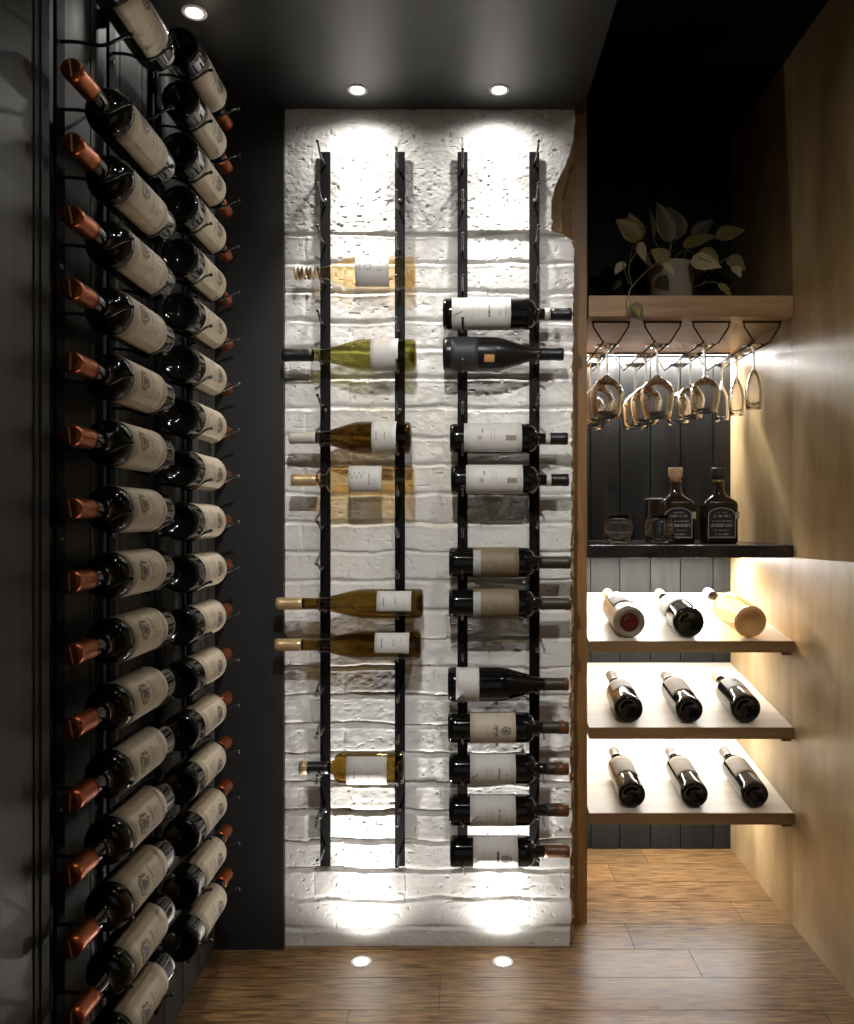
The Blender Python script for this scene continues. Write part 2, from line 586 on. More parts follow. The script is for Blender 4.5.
# the white-painted brick chimney breast: real relief
def build_brick():
    x0, x1 = -0.4640, 0.2964
    z0, z1 = 0.0, ZC
    dx = 0.0027
    nxn, nz = int((x1 - x0) / dx), int((z1 - z0) / dx)
    xs = np.linspace(x0, x1, nxn)
    zs = np.linspace(z0, z1, nz)
    X, Z = np.meshgrid(xs, zs)
    rng = np.random.default_rng(11)

    def vnoise(sx, sz, seed):
        r = np.random.default_rng(seed)
        gx, gz = int((x1 - x0) / sx) + 4, int((z1 - z0) / sz) + 4
        G = r.random((gz, gx)) * 2 - 1
        fx, fz = (X - x0) / sx + 0.5, (Z - z0) / sz + 0.5
        ix, iz = fx.astype(int), fz.astype(int)
        tx, tz = fx - ix, fz - iz
        tx, tz = tx * tx * (3 - 2 * tx), tz * tz * (3 - 2 * tz)
        return ((G[iz, ix] * (1 - tx) + G[iz, ix + 1] * tx) * (1 - tz) + (G[iz + 1, ix] * (1 - tx) + G[iz + 1, ix + 1] * tx) * tz)

    big = vnoise(0.16, 0.12, 1)
    mid = vnoise(0.035, 0.028, 2)
    sml = vnoise(0.013, 0.010, 3)
    fin = vnoise(0.006, 0.005, 4)
    pitch = 0.0751
    zt = 1.851
    # wavy course lines
    zz = Z + 0.0048 * vnoise(0.09, 0.08, 5) + 0.0016 * vnoise(0.025, 0.02, 6)
    xx = X + 0.003 * vnoise(0.03, 0.03, 7)
    c = (zt - zz) / pitch
    ci = np.floor(c).astype(int)
    cf = c - ci
    h = np.zeros_like(X)
    course_joint = {}
    off = np.zeros_like(X)
    dj = np.full_like(X, 9.0)
    bid = np.zeros_like(X)
    tilt = np.zeros_like(X)
    for k in range(-1, 26):
        m = ci == k
        bl = 0.235
        sh = (0.0 if k % 2 else 0.111) + rng.uniform(-0.02, 0.02) + 0.06
        b = (xx - x0 + sh) / bl
        bi = np.floor(b).astype(int)
        bf = b - bi
        d = np.minimum(bf, 1 - bf) * bl
        dj[m] = d[m]
        for j in range(0, 7):
            mm = m & (bi == j)
            o_ = rng.normal(0, 0.0009)
            tt = rng.normal(0, 0.0016)
            off[mm] = o_ + tt * (cf[mm] - 0.5) * 0.9 + rng.normal(0, 0.0012) * (bf[mm] - 0.5)
    dc = np.minimum(cf, 1 - cf) * pitch
    gw = 0.0055 + 0.0018 * mid
    gro = np.exp(-(dc / gw) ** 2) * (0.0048 + 0.0024 * big)
    grj = np.exp(-(dj / (gw * 0.8)) ** 2) * np.clip(0.0012 + 0.0022 * vnoise(0.07, 0.075, 8), 0, 1)
    brick = off - np.maximum(gro, grj) + 0.0008 * mid + 0.00045 * sml + 0.0002 * fin
    # slight overhang of paint along the upper edge of every course
    brick += 0.0009 * np.exp(-((cf * pitch - 0.009) / 0.004) ** 2)
    plaster = 0.004 + 0.0022 * big + 0.0011 * mid + 0.0009 * sml + 0.0006 * fin
    # pits
    pit = np.clip(vnoise(0.010, 0.007, 9) - 0.55, 0, 1) * 0.007
    plaster = plaster - pit
    brick = brick - np.clip(vnoise(0.012, 0.008, 10) - 0.68, 0, 1) * 0.009
    s = np.clip((Z - (zt + 0.003 * mid)) / 0.006, 0, 1)
    h = brick * (1 - s) + plaster * s
    # torn right edge
    edge = np.full_like(Z, 0.0)
    ctrl_z = [0.0, 0.30, 0.60, 0.95, 1.30, 1.60, 1.80, 1.835, 1.851, 1.858, 1.90, 1.955, 1.99, 2.03, 2.055, 2.10, ZC]
    ctrl_x = [0.284, 0.287, 0.284, 0.286, 0.289, 0.291, 0.293, 0.291, 0.268, 0.236, 0.235, 0.238, 0.252, 0.270, 0.281, 0.294, 0.2955]
    edge = np.interp(Z, ctrl_z, ctrl_x) + 0.003 * vnoise(0.02, 0.018, 12) + 0.0012 * vnoise(0.008, 0.008, 13)
    over = X - edge
    mask = np.clip(over / 0.004, 0, 1)
    h = h - mask * (0.022 + 0.006 * mid + 0.004 * sml)
    # a gap beyond the torn masonry in the notch
    gx = np.interp(Z, [1.84, 1.86, 1.95, 2.03, 2.06], [0.30, 0.262, 0.268, 0.287, 0.31]) + 0.003 * vnoise(0.02, 0.018, 14)
    deep = np.clip((X - gx) / 0.003, 0, 1) * ((Z > 1.84) & (Z < 2.07))
    h = h - deep * 0.05
    Yv = YB - h
    co = np.stack([X, Yv, Z], -1).reshape(-1, 3)
    n = nxn * nz
    idx = np.arange(n).reshape(nz, nxn)
    q = np.stack([idx[:-1, :-1], idx[:-1, 1:], idx[1:, 1:], idx[1:, :-1]], -1).reshape(-1, 4)
    # sides and back
    bc = [(x0, YB + 0.10, z0), (x1, YB + 0.10, z0), (x1, YB + 0.10, z1), (x0, YB + 0.10, z1)]
    me = bpy.data.meshes.new('wall_back')
    co2 = np.vstack([co, np.array(bc)])
    verts = co2
    faces = q.tolist()
    B = [n, n + 1, n + 2, n + 3]
    faces.append([B[1], B[0], B[3], B[2]])
    faces.append([int(i) for i in idx[:, 0][::-1]] + [B[0], B[3]])
    faces.append([int(i) for i in idx[:, -1]] + [B[2], B[1]])
    faces.append([int(i) for i in idx[0, :][::-1]] + [B[0], B[1]])
    faces.append([int(i) for i in idx[-1, :]] + [B[2], B[3]])
    me.from_pydata(verts.tolist(), [], faces)
    me.update()
    at = me.color_attributes.new('bare', 'FLOAT_COLOR', 'POINT')
    bare = np.zeros((len(verts), 4), dtype=np.float32)
    bare[:n, 0] = mask.reshape(-1)
    # unpainted dirt in a few pits and joints
    groove = np.clip((gro / 0.0065) * np.clip(vnoise(0.05, 0.012, 15) * 1.4, 0, 1), 0, 1) * (1 - s)
    bare[:n, 1] = np.clip(groove * 0.8 + (pit / 0.003) * 0.4 * s, 0, 1).reshape(-1)
    bare[n:, 0] = 1
    bare[:, 3] = 1
    at.data.foreach_set('color', bare.reshape(-1))
    m = bpy.data.materials.new('white_painted_brick')
    m.use_nodes = True
    nt = m.node_tree
    b = nt.nodes['Principled BSDF']
    b.inputs['Roughness'].default_value = 0.75
    b.inputs['Specular IOR Level'].default_value = 0.12
    a = N(m, 'ShaderNodeAttribute')
    a.attribute_name = 'bare'
    sp = N(m, 'ShaderNodeSeparateColor')
    nt.links.new(a.outputs['Color'], sp.inputs[0])
    tc = N(m, 'ShaderNodeTexCoord')
    no = N(m, 'ShaderNodeTexNoise')
    no.inputs['Scale'].default_value = 9
    no.inputs['Detail'].default_value = 8
    nt.links.new(tc.outputs['Object'], no.inputs['Vector'])
    rp = N(m, 'ShaderNodeValToRGB')
    rp.color_ramp.elements[0].position = 0.3
    rp.color_ramp.elements[0].color = (0.70, 0.685, 0.65, 1)
    rp.color_ramp.elements[1].position = 0.6
    rp.color_ramp.elements[1].color = (0.80, 0.785, 0.755, 1)
    nt.links.new(no.outputs['Fac'], rp.inputs[0])
    m1 = N(m, 'ShaderNodeMix', data_type='RGBA')
    m1.inputs[7].default_value = (0.34, 0.31, 0.26, 1)
    nt.links.new(sp.outputs[1], m1.inputs[0])
    nt.links.new(rp.outputs[0], m1.inputs[6])
    m2 = N(m, 'ShaderNodeMix', data_type='RGBA')
    m2.inputs[7].default_value = (0.32, 0.22, 0.11, 1)
    nt.links.new(sp.outputs[0], m2.inputs[0])
    nt.links.new(m1.outputs[2], m2.inputs[6])
    nt.links.new(m2.outputs[2], b.inputs['Base Color'])
    n2 = N(m, 'ShaderNodeTexNoise')
    n2.inputs['Scale'].default_value = 240
    n2.inputs['Detail'].default_value = 5
    nt.links.new(tc.outputs['Object'], n2.inputs['Vector'])
    bu = N(m, 'ShaderNodeBump')
    bu.inputs['Strength'].default_value = 0.35
    bu.inputs['Distance'].default_value = 0.0012
    nt.links.new(n2.outputs['Fac'], bu.inputs['Height'])
    nt.links.new(bu.outputs[0], b.inputs['Normal'])
    me.materials.append(m)
    o = bpy.data.objects.new('wall_back', me)
    COL.objects.link(o)
    return struct(o)


build_brick()


# ------------------------------------------------------------------ lamps
def downlight(loc, up, label, power, cone, aim, name='recessed_spotlight', blend=0.9, cat='light', group=None, vis=0.014, spill=0.0):
    """A recessed round lamp: rim, cone and glowing lens; up = +1 in a floor, -1 in a ceiling."""
    t = thing(name, label, cat, loc, group)
    s = up
    bm = bmesh.new()
    lathe(bm, [(0.0175, s * 0.0005), (0.019, s * 0.0022), (0.0245, s * 0.0022), (0.0265, s * 0.0004), (0.0265, s * 0.0001)], 32)
    link('rim', bm, M_WHITEMETAL, t, smooth=True)
    bm = bmesh.new()
    lathe(bm, [(0, s * 0.0010), (0.0172, s * 0.0010)], 32)
    link('lens', bm, M_LAMP, t)
    spot('lamp_beam', (0, 0, s * 0.006), power, cone, blend, vis, aim, parent=t)
    if spill:
        spot('lamp_spill', (0, 0, s * 0.006), spill, 160, 1.0, vis, aim, parent=t)
    return t


downlight((-0.2565, 1.932, ZC), -1, 'round recessed ceiling spotlight above the first pair of rack posts on the brick', P_CEIL, 64, (0, 0.0, -1), blend=1.0, spill=P_CEIL_SPILL, group='ceiling spotlights over the brick')
downlight((0.0945, 1.932, ZC), -1, 'round recessed ceiling spotlight above the second pair of rack posts on the brick', P_CEIL, 64, (0, 0.0, -1), blend=1.0, spill=P_CEIL_SPILL, group='ceiling spotlights over the brick')
downlight((-0.250, 1.954, 0), 1, 'round floor uplight at the brick below the pale wine bottles', P_FLOOR, 64, (0, 0.0, 1), blend=1.0, spill=P_FLOOR_SPILL, group='floor uplights at the brick')
downlight((0.105, 1.954, 0), 1, 'round floor uplight at the brick below the dark bottles', P_FLOOR, 64, (0, 0.0, 1), blend=1.0, spill=P_FLOOR_SPILL, group='floor uplights at the brick')
downlight((-0.5600, 1.637, ZC), -1, 'bright ceiling spotlight right over the top of the dark bottle rack', P_RACK, 130, (0.1, -0.1, -1), group='ceiling spotlights along the dark rack')
downlight((-0.15, 0.95, ZC), -1, 'ceiling spotlight nearer the camera over the dark bottle rack', P_RACK, 75, (-0.42, 0.5, -1), group='ceiling spotlights along the dark rack')
downlight((-0.08, 0.62, ZC), -1, 'added fill spotlight in the passage out of view overhead', P_ROOM_FILL, 62, (0, 1.35, -1), group='added fill spotlights in the passage')  # added lamp out of view, fills the brick wall from the front
downlight((0.62, 0.60, ZH), -1, 'added unseen fill spotlight in the high black ceiling by the veneer wall', P_HIGH_FILL, 90, (0, 0.9, -1), group='added fill spotlights in the passage')  # added unseen lamp, brightens the plant and the veneer wall

# ------------------------------------------------------------------ racks
def peg_mesh(name, dip, length, seg=8):
    """Rod along +X from the post: level, dips into a cradle, rises to a knobbed tip. Origin on the post face."""
    bm = bmesh.new()
    c = 0.0605
    pts = []
    for i in range(19):
        t = i / 18
        x = t * length
        z = -dip * math.exp(-((x - c) / 0.024) ** 2) + 0.010 * smoothstep((x - 0.070) / 0.04)
        pts.append((x, 0, z))
    tube(bm, pts, 0.0028, seg, ball=0.0040)
    me = bpy.data.meshes.new(name)
    bm.to_mesh(me)
    bm.free()
    me.polygons.foreach_set('use_smooth', [True] * len(me.polygons))
    me.materials.append(M_PEG)
    return me


PEG_NECK = peg_mesh('peg', 0.006, 0.110)
PEG_BODY = peg_mesh('peg', 0.012, 0.106)
NECK_DROP = 0.0150 + 0.0028 - 0.006      # height of a peg root below the axis of the neck it carries
BODY_DROP = 0.0375 + 0.0028 - 0.012


def screw_mesh():
    bm = bmesh.new()
    lathe(bm, [(0.0050, 0), (0.0048, 0.0012), (0.0035, 0.0026), (0, 0.0032)], 14)
    me = bpy.data.meshes.new('screw')
    bm.to_mesh(me)
    bm.free()
    me.polygons.foreach_set('use_smooth', [True] * len(me.polygons))
    me.materials.append(M_SCREW)
    return me


SCREW = screw_mesh()


def rack_post(label, base, rotz, zlo, zhi, peg_zs, mesh, screws, group):
    """A steel channel on the wall with its row of pegs; local +X points out of the wall."""
    t = thing('wine_rack_post', label, 'wine rack', base, group)
    t.rotation_euler = (0, 0, rotz)
    h = zhi - zlo
    bm = bmesh.new()
    bx(bm, 0.0095, 0.0155, -0.013, 0.013, 0, h)
    for q in (0.06, 0.5, 0.94):
        bx(bm, 0.0, 0.0100, -0.009, 0.009, h * q - 0.012, h * q + 0.012)
    link('rail', bm, M_IRON, t, bevel=0.001)
    for z in peg_zs:
        p = bpy.data.objects.new('peg', mesh)
        COL.objects.link(p)
        p.parent = t
        p.location = (0.015, 0, z - zlo)
    for z in screws:
        s = bpy.data.objects.new('screw', SCREW)
        COL.objects.link(s)
        s.parent = t
        s.location = (0.0158, 0, z - zlo)
        s.rotation_euler = (0, PI / 2, 0)
    return t


# rack on the brick: four posts
ZR0, PITCH_B = 0.2805, 0.10300
BX = lambda px: (px - 461) * 1.9485 / 780
pegs_n = [ZR0 + PITCH_B * k - NECK_DROP for k in range(18)]
pegs_b = [ZR0 + PITCH_B * k - BODY_DROP for k in range(18)]
scr = [0.36, 0.875, 1.39, 1.93]
for (x, m, pz, lab) in (
        (-0.3495, PEG_NECK, pegs_n, 'black steel rack post on the brick, the one at the dark wall'),
        (-0.1575, PEG_BODY, pegs_b, 'black steel rack post on the brick behind the bases of the pale wine bottles'),
        (0.0040, PEG_BODY, pegs_b, 'black steel rack post on the brick behind the bases of the dark bottles'),
        (0.1890, PEG_NECK, pegs_n, 'black steel rack post on the brick, the one beside the oak upright')):
    rack_post(lab, (x, YB - 0.004, 0.215), -PI / 2, 0.215, 2.056, pz, m, scr, 'rack posts on the brick')

# rack on the dark boarded wall: four posts
ZA, ZBk, PITCH = 1.125, 1.105, 0.105
ks = range(-8, 10)
for (y, m, z0, drop, lab) in (
        (1.206, PEG_NECK, ZA, NECK_DROP, 'black steel rack post on the dark boards under the copper capped necks'),
        (1.385, PEG_BODY, ZA, BODY_DROP, 'black steel rack post on the dark boards under the bodies of the nearer bottles'),
        (1.600, PEG_BODY, ZBk, BODY_DROP, 'black steel rack post on the dark boards under the bodies of the farther bottles'),
        (1.785, PEG_NECK, ZBk, NECK_DROP, 'black steel rack post on the dark boards by the charcoal corner wall')):
    rack_post(lab, (XL, y, 0.10), 0, 0.10, 2.12, [z0 + PITCH * k - drop for k in ks], m, [0.24, 0.66, 1.08, 1.50, 1.92],
              'rack posts on the dark boards')


# ------------------------------------------------------------------ bottles
def axes(zv, xv):
    z = Vector(zv).normalized()
    x = Vector(xv)
    x = (x - z * x.dot(z)).normalized()
    y = z.cross(x)
    return Matrix((x, y, z)).transposed()


def make_bottle(name, label, loc, rot, R=0.0375, rn=0.0145, L=0.30, zb=0.185, zs=0.226, kind='bordeaux',
                glass=None, cap=None, cap_len=0.05, cap2=None, lab=None, print_fn=None, group=None, wine=None, ring=None, seed=0,
                seg=44, cap_seam=True, base_disc=None):
    """Origin at the centre of the base, local Z along the bottle to the lip, label centred on local +X.
    lab = (z0, z1, half angle in degrees, material[, angle])."""
    t = thing(name, label, 'wine bottle', loc, group, rot)
    prof = bottle_profile(R, rn, L, zb, zs, kind)
    rf = lambda z: prof_r(prof, z)
    bm = bmesh.new()
    lathe(bm, prof, seg)
    link('glass', bm, glass or M_DARKGLASS, t, smooth=True)
    if cap:
        bm = bmesh.new()
        c0 = L - cap_len
        pr = [(rf(c0) + 0.0002, c0), (rf(c0) + 0.0009, c0 + 0.0004), (rf(c0 + 0.01) + 0.0009, c0 + 0.01),
              (rf(L - 0.016) + 0.001, L - 0.016), (rn * 1.02 + 0.0008, L - 0.0135), (rn * 1.03 + 0.0010, L - 0.008),
              (rn * 1.01 + 0.0009, L - 0.0005), (rn * 0.98, L + 0.0009), (rn * 0.55, L + 0.0010), (0, L + 0.0010)]
        lathe(bm, pr, 28)
        c = link('capsule', bm, cap, t, smooth=True)
        if cap2:                         # tip or band of another colour
            m2, a, b = cap2
            a, b = min(a, L - 0.012), min(b, L - 0.0012)
            bm = bmesh.new()
            lathe(bm, [(rf(a) + 0.0004, a), (rf(a) + 0.0019, a + 0.0003), (rf(b) + 0.0019, b - 0.0003), (rf(b) + 0.0004, b)], 28)
            link('band', bm, m2, c, smooth=True)
        if cap_seam:
            bm = bmesh.new()
            bx(bm, -0.0012, 0.0012, -rn * 0.85, rn * 0.85, L + 0.0009, L + 0.0016)
            link('pull_tab', bm, M_GOLD if cap is M_COPPER else cap, c)
    if ring:
        m2, a, b = ring
        bm = bmesh.new()
        lathe(bm, [(rf(a) + 0.0001, a), (rf(a) + 0.0008, a), (rf(b) + 0.0008, b), (rf(b) + 0.0001, b)], 28)
        link('neck_band', bm, m2, t, smooth=True)
    if lab:
        z0, z1, half, lm = lab[:4]
        ac = math.radians(lab[4]) if len(lab) > 4 else 0.0
        ha = math.radians(half)
        bm = bmesh.new()
        patch(bm, rf, ac - ha, ac + ha, z0, z1, 0.0003, nz=6)
        lo = link('label', bm, lm, t, smooth=False)
        me = lo.data
        me.polygons.foreach_set('use_smooth', [True] * len(me.polygons))
        if print_fn:
            bm = bmesh.new()
            print_fn(bm, rf, R, ac, z0, z1, random.Random(seed))
            pr_ = link('print', bm, [M_INK, M_INKB, M_INKL, M_INKW], lo)
    return t


LIFT = 0.0011


def print_crest(bm, rf, R, a, z0, z1, rng):
    h = z1 - z0
    crest(bm, rf, R, a, 0.004, z0 + h * 0.68, 0.0185, LIFT, rng, 0, 1)
    for k, (zf, w, hh) in enumerate(((0.44, 0.022, 0.0055), (0.36, 0.016, 0.003), (0.30, 0.020, 0.003), (0.24, 0.012, 0.0025))):
        text_line(bm, rf, R, a, -w, w, z0 + h * zf, hh, LIFT, rng, 1 if k else 0)
    text_line(bm, rf, R, a, -0.030, 0.030, z0 + h * 0.13, 0.0025, LIFT, rng, 1)
    ink_quad(bm, rf, R, a, -0.036, 0.036, z0 + h * 0.09, z0 + h * 0.09 + 0.0012, LIFT, 1)
    ink_quad(bm, rf, R, a, -0.036, 0.036, z0 + h * 0.95, z0 + h * 0.95 + 0.0008, LIFT, 2)
    text_line(bm, rf, R, a, -0.020, 0.024, z0 + h * 0.87, 0.003, LIFT, rng, 2)


def print_faint(bm, rf, R, a, z0, z1, rng):
    h = z1 - z0
    ink_quad(bm, rf, R, a, 0.004, 0.017, z0 + h * 0.72, z0 + h * 0.90, LIFT, 2)
    text_line(bm, rf, R, a, 0.005, 0.016, z0 + h * 0.74, 0.003, LIFT + 0.0001, rng, 0)
    text_line(bm, rf, R, a, 0.005, 0.016, z0 + h * 0.80, 0.003, LIFT + 0.0001, rng, 0)
    text_line(bm, rf, R, a, -0.014, 0.016, z0 + h * 0.52, 0.0018, LIFT, rng, 2)
    text_line(bm, rf, R, a, -0.014, 0.014, z0 + h * 0.46, 0.0018, LIFT, rng, 2)
    ink_ring(bm, rf, R, a, 0.010, z0 + h * 0.27, 0.006, 0.0055, 0.001, LIFT, 2)
    crest(bm, rf, R, a, 0.010, z0 + h * 0.27, 0.004, LIFT, rng, 2, 2)
    ink_quad(bm, rf, R, a, -0.014, -0.002, z0 + h * 0.30, z0 + h * 0.33, LIFT, 2)


def print_lines(bm, rf, R, a, z0, z1, rng):
    h = z1 - z0
    text_line(bm, rf, R, a, -0.014, 0.016, z0 + h * 0.62, 0.0050, LIFT, rng, 0)
    text_line(bm, rf, R, a, -0.016, 0.018, z0 + h * 0.90, 0.0016, LIFT, rng, 2)
    text_line(bm, rf, R, a, -0.012, 0.012, z0 + h * 0.45, 0.0018, LIFT, rng, 2)
    text_line(bm, rf, R, a, -0.010, 0.014, z0 + h * 0.36, 0.0018, LIFT, rng, 2)
    text_line(bm, rf, R, a, 0.002, 0.012, z0 + h * 0.80, 0.003, LIFT, rng, 2)
    ink_poly(bm, rf, R, a, [(0.010, z0 + h * 0.04), (0.014, z0 + h * 0.04), (0.004, z0 + h * 0.18), (0.001, z0 + h * 0.18)], LIFT, 2)


def print_bold(bm, rf, R, a, z0, z1, rng):
    h = z1 - z0
    u = -0.014
    for w in (0.0045, 0.0075, 0.004, 0.006):
        ink_quad(bm, rf, R, a, u, u + w * 0.35, z0 + h * 0.50, z0 + h * 0.60, LIFT, 0)
        ink_quad(bm, rf, R, a, u, u + w, z0 + h * 0.565, z0 + h * 0.60, LIFT, 0)
        if rng.random() > 0.3:
            ink_quad(bm, rf, R, a, u + w * 0.7, u + w, z0 + h * 0.53, z0 + h * 0.60, LIFT, 0)
        u += w + 0.0016
    crest(bm, rf, R, a, -0.001, z0 + h * 0.78, 0.0115, LIFT, rng, 0, 1)
    text_line(bm, rf, R, a, -0.012, 0.012, z0 + h * 0.38, 0.0018, LIFT, rng, 2)
    text_line(bm, rf, R, a, -0.004, 0.003, z0 + h * 0.22, 0.003, LIFT, rng, 2)


def print_arms(bm, rf, R, a, z0, z1, rng):
    h = z1 - z0
    ink_quad(bm, rf, R, a, -0.014, 0.019, z0 + h * 0.53, z0 + h * 0.58, LIFT, 1)
    crest(bm, rf, R, a, 0.006, z0 + h * 0.74, 0.0130, LIFT, rng, 0, 1)
    text_line(bm, rf, R, a, -0.014, 0.016, z0 + h * 0.36, 0.002, LIFT, rng, 2)
    text_line(bm, rf, R, a, -0.012, 0.014, z0 + h * 0.24, 0.002, LIFT, rng, 2)


def print_tan(bm, rf, R, a, z0, z1, rng):
    h = z1 - z0
    ink_quad(bm, rf, R, a, -0.036, 0.036, z0 + 0.0004, z0 + h * 0.165, LIFT, 3)
    text_line(bm, rf, R, a, -0.012, 0.020, z0 + h * 0.56, 0.0028, LIFT, rng, 2)
    crest(bm, rf, R, a, 0.006, z0 + h * 0.36, 0.005, LIFT, rng, 2, 2)


def print_dim(bm, rf, R, a, z0, z1, rng):
    text_line(bm, rf, R, a, -0.024, 0.010, z0 + (z1 - z0) * 0.8, 0.0022, LIFT, rng, 0)


def print_script(bm, rf, R, a, z0, z1, rng):
    """Brushed scrawl across the label with one line of small capitals."""
    h = z1 - z0
    pts = []
    for i in range(34):
        t = i / 33
        pts.append((0.006 + 0.0065 * math.sin(t * 21) + 0.004 * (t - 0.5), z1 - 0.002 - t * h * 0.46))
    for (u0, v0), (u1, v1) in zip(pts[:-1], pts[1:]):
        w = 0.0015
        ink_poly(bm, rf, R, a, [(u0 - w, v0), (u1 - w, v1), (u1 + w, v1), (u0 + w, v0)], LIFT, 0)
    text_line(bm, rf, R, a, -0.018, 0.012, z0 + h * 0.36, 0.0035, LIFT, rng, 0)


def print_bits(bm, rf, R, a, z0, z1, rng):
    h = z1 - z0
    text_line(bm, rf, R, a, -0.014, 0.010, z0 + h * 0.78, 0.0038, LIFT, rng, 0)
    text_line(bm, rf, R, a, -0.010, 0.008, z0 + h * 0.44, 0.003, LIFT, rng, 0)
    text_line(bm, rf, R, a, -0.006, 0.010, z0 + h * 0.22, 0.0018, LIFT, rng, 2)


def print_figure(bm, rf, R, a, z0, z1, rng):
    h = z1 - z0
    ink_ring(bm, rf, R, a, -0.002, z0 + h * 0.62, 0.008, 0.009, 0.0013, LIFT, 0)
    text_line(bm, rf, R, a, -0.012, 0.010, z0 + h * 0.84, 0.003, LIFT, rng, 2)
    ink_poly(bm, rf, R, a, [(-0.012, z0 + h * 0.22), (0.006, z0 + h * 0.24), (0.008, z0 + h * 0.30), (-0.012, z0 + h * 0.34)], LIFT, 1)


def ordinal(n):
    return {1: 'topmost', 2: 'second', 3: 'third', 4: 'fourth', 5: 'fifth', 6: 'sixth', 7: 'seventh', 8: 'eighth', 9: 'ninth',
            10: 'tenth', 11: 'eleventh', 12: 'twelfth', 13: 'thirteenth', 14: 'fourteenth', 15: 'fifteenth', 16: 'sixteenth',
            17: 'seventeenth', 18: 'eighteenth'}[n]


def copy_bottle(src, loc, rot, label):
    c = src.copy()
    COL.objects.link(c)
    c.matrix_world = Matrix.Translation(loc) @ rot.to_4x4()
    c['label'] = label
    for ch in src.children:
        d = ch.copy()
        COL.objects.link(d)
        d.parent = c
        for g in ch.children:
            e = g.copy()
            COL.objects.link(e)
            e.parent = d
    return c


# dark rack: nearer column has the caps to the camera, the farther one the bases
kwA = dict(glass=M_DARKGLASS, cap=M_COPPER, cap_len=0.058, L=0.313, zb=0.188, zs=0.226, lab=(0.046, 0.186, 88, M_PAPER), print_fn=print_crest)
rng_a = random.Random(21)
srcA = None
rows_a = [8] + list(range(6, -9, -1))
XBOT = XL + 0.015 + 0.0605
for i, k in enumerate(rows_a):
    z = ZA + PITCH * k
    roll = math.radians(6 + rng_a.uniform(-7, 7))
    rot = axes((0, -1, 0), (math.cos(roll), 0, math.sin(roll)))
    extra = ', above an empty slot' if i == 0 else (', just below the empty slot' if i == 1 else '')
    if k == -8:
        extra = ', the last one at the floor'
    lab_ = '%s copper capped bottle in the nearer rack column%s' % (ordinal(i + 1), extra)
    loc = (XBOT, 1.430 + rng_a.uniform(-0.004, 0.004), z)
    if srcA is None:
        srcA = make_bottle('wine_bottle', lab_, loc, rot, group='red wine bottles in the nearer column of the dark rack', seed=5, **kwA)
    else:
        copy_bottle(srcA, loc, rot, lab_)
srcB = None
for i, k in enumerate(range(9, -9, -1)):
    z = ZBk + PITCH * k
    roll = math.radians(4 + rng_a.uniform(-7, 7))
    rot = axes((0, 1, 0), (math.cos(roll), 0, math.sin(roll)))
    extra = ', under the ceiling spotlight' if i == 0 else (', the last above the floor' if k == -8 else '')
    lab_ = '%s bottle, base to the viewer, in the farther rack column%s' % (ordinal(i + 1), extra)
    loc = (XBOT, 1.545 + rng_a.uniform(-0.004, 0.004), z)
    if srcB is None:
        srcB = copy_bottle(srcA, loc, rot, lab_)
        srcB['group'] = 'red wine bottles in the farther column of the dark rack'
    else:
        copy_bottle(srcB, loc, rot, lab_)

# bottles on the brick: name, extents in metres from the measured rows
YBB = YB - 0.004 - 0.015 - 0.0605
G_R = 'dark bottles on the brick'
G_L = 'pale and amber bottles on the brick'


def brick_bottle(k, x_base, x_tip, label, group, lab_angle=0, **kw):
    L = abs(x_tip - x_base)
    d = 1 if x_tip > x_base else -1
    z = ZR0 + PITCH_B * k
    a = math.radians(lab_angle)
    rot = axes((d, 0, 0), (0, -math.cos(a), math.sin(a)))
    R = kw.get('R', 0.0375)
    kw.setdefault('L', L)
    # a stouter bottle rides a little higher on its pegs
    return make_bottle('wine_bottle', label, (x_base, YBB, z + max(0, R - 0.0375)), rot, group=group, seed=k * 7 + 1, cap_seam=False, **kw)


S = 1.9485 / 780


def lz(base_px, a, b):
    """label span along the bottle from pixel columns"""
    lo, hi = sorted((abs(a - base_px) * S, abs(b - base_px) * S))
    return lo, hi


def BB(k, b, t, label, group, lb=None, lmat=None, half=75, ang=0, **kw):
    if lb:
        z0, z1 = lz(b, *lb)
        kw['lab'] = (z0, z1, half, lmat)
    return brick_bottle(k, BX(b), BX(t), label, group, ang, **kw)


bord = dict(kind='bordeaux', R=0.0375)
# right-hand group, necks towards the oak upright
BB(13, 443, 571, 'dark bottle with a tall white label and white ring, highest above the charcoal-labelled one', G_R, (452, 510), M_PAPERW, 85, 0,
   R=0.039, zb=0.205, zs=0.245, cap=M_CAPBLACK, cap_len=0.05, ring=(M_CAPWHITE, 0.253, 0.267), print_fn=print_lines)
t = BB(12, 443, 563, 'black sloping bottle with a charcoal label and a tiny orange sticker', G_R, (451, 478), M_PAPERD, 88, 0,
       R=0.0425, kind='burgundy', zb=0.125, zs=0.245, glass=M_BLACKGLASS, cap=M_CAPBLACK, cap_len=0.058, print_fn=print_dim)
prof = bottle_profile(0.0425, 0.0145, 0.2997, 0.125, 0.245, 'burgundy')
bm = bmesh.new()
patch(bm, lambda z: prof_r(prof, z), math.radians(12), math.radians(37), 0.102, 0.127, 0.0006, nz=3)
link('sticker', bm, M_ORANGEL, t)['label'] = 'small orange square sticker'
BB(10, 450, 567, 'upper of two white labelled dark bottles with black caps under the charcoal one', G_R, (464, 521), M_PAPERW, 78, 14,
   zb=0.190, zs=0.230, cap=M_CAPBLACK, cap_len=0.043, ring=(M_CAPWHITE, 0.238, 0.250), print_fn=print_faint)
BB(9, 451, 568, 'lower of two white labelled dark bottles with black caps above the gap', G_R, (466, 522), M_PAPERW, 78, 12,
   zb=0.190, zs=0.230, cap=M_CAPBLACK, cap_len=0.043, ring=(M_CAPWHITE, 0.238, 0.250), print_fn=print_faint)
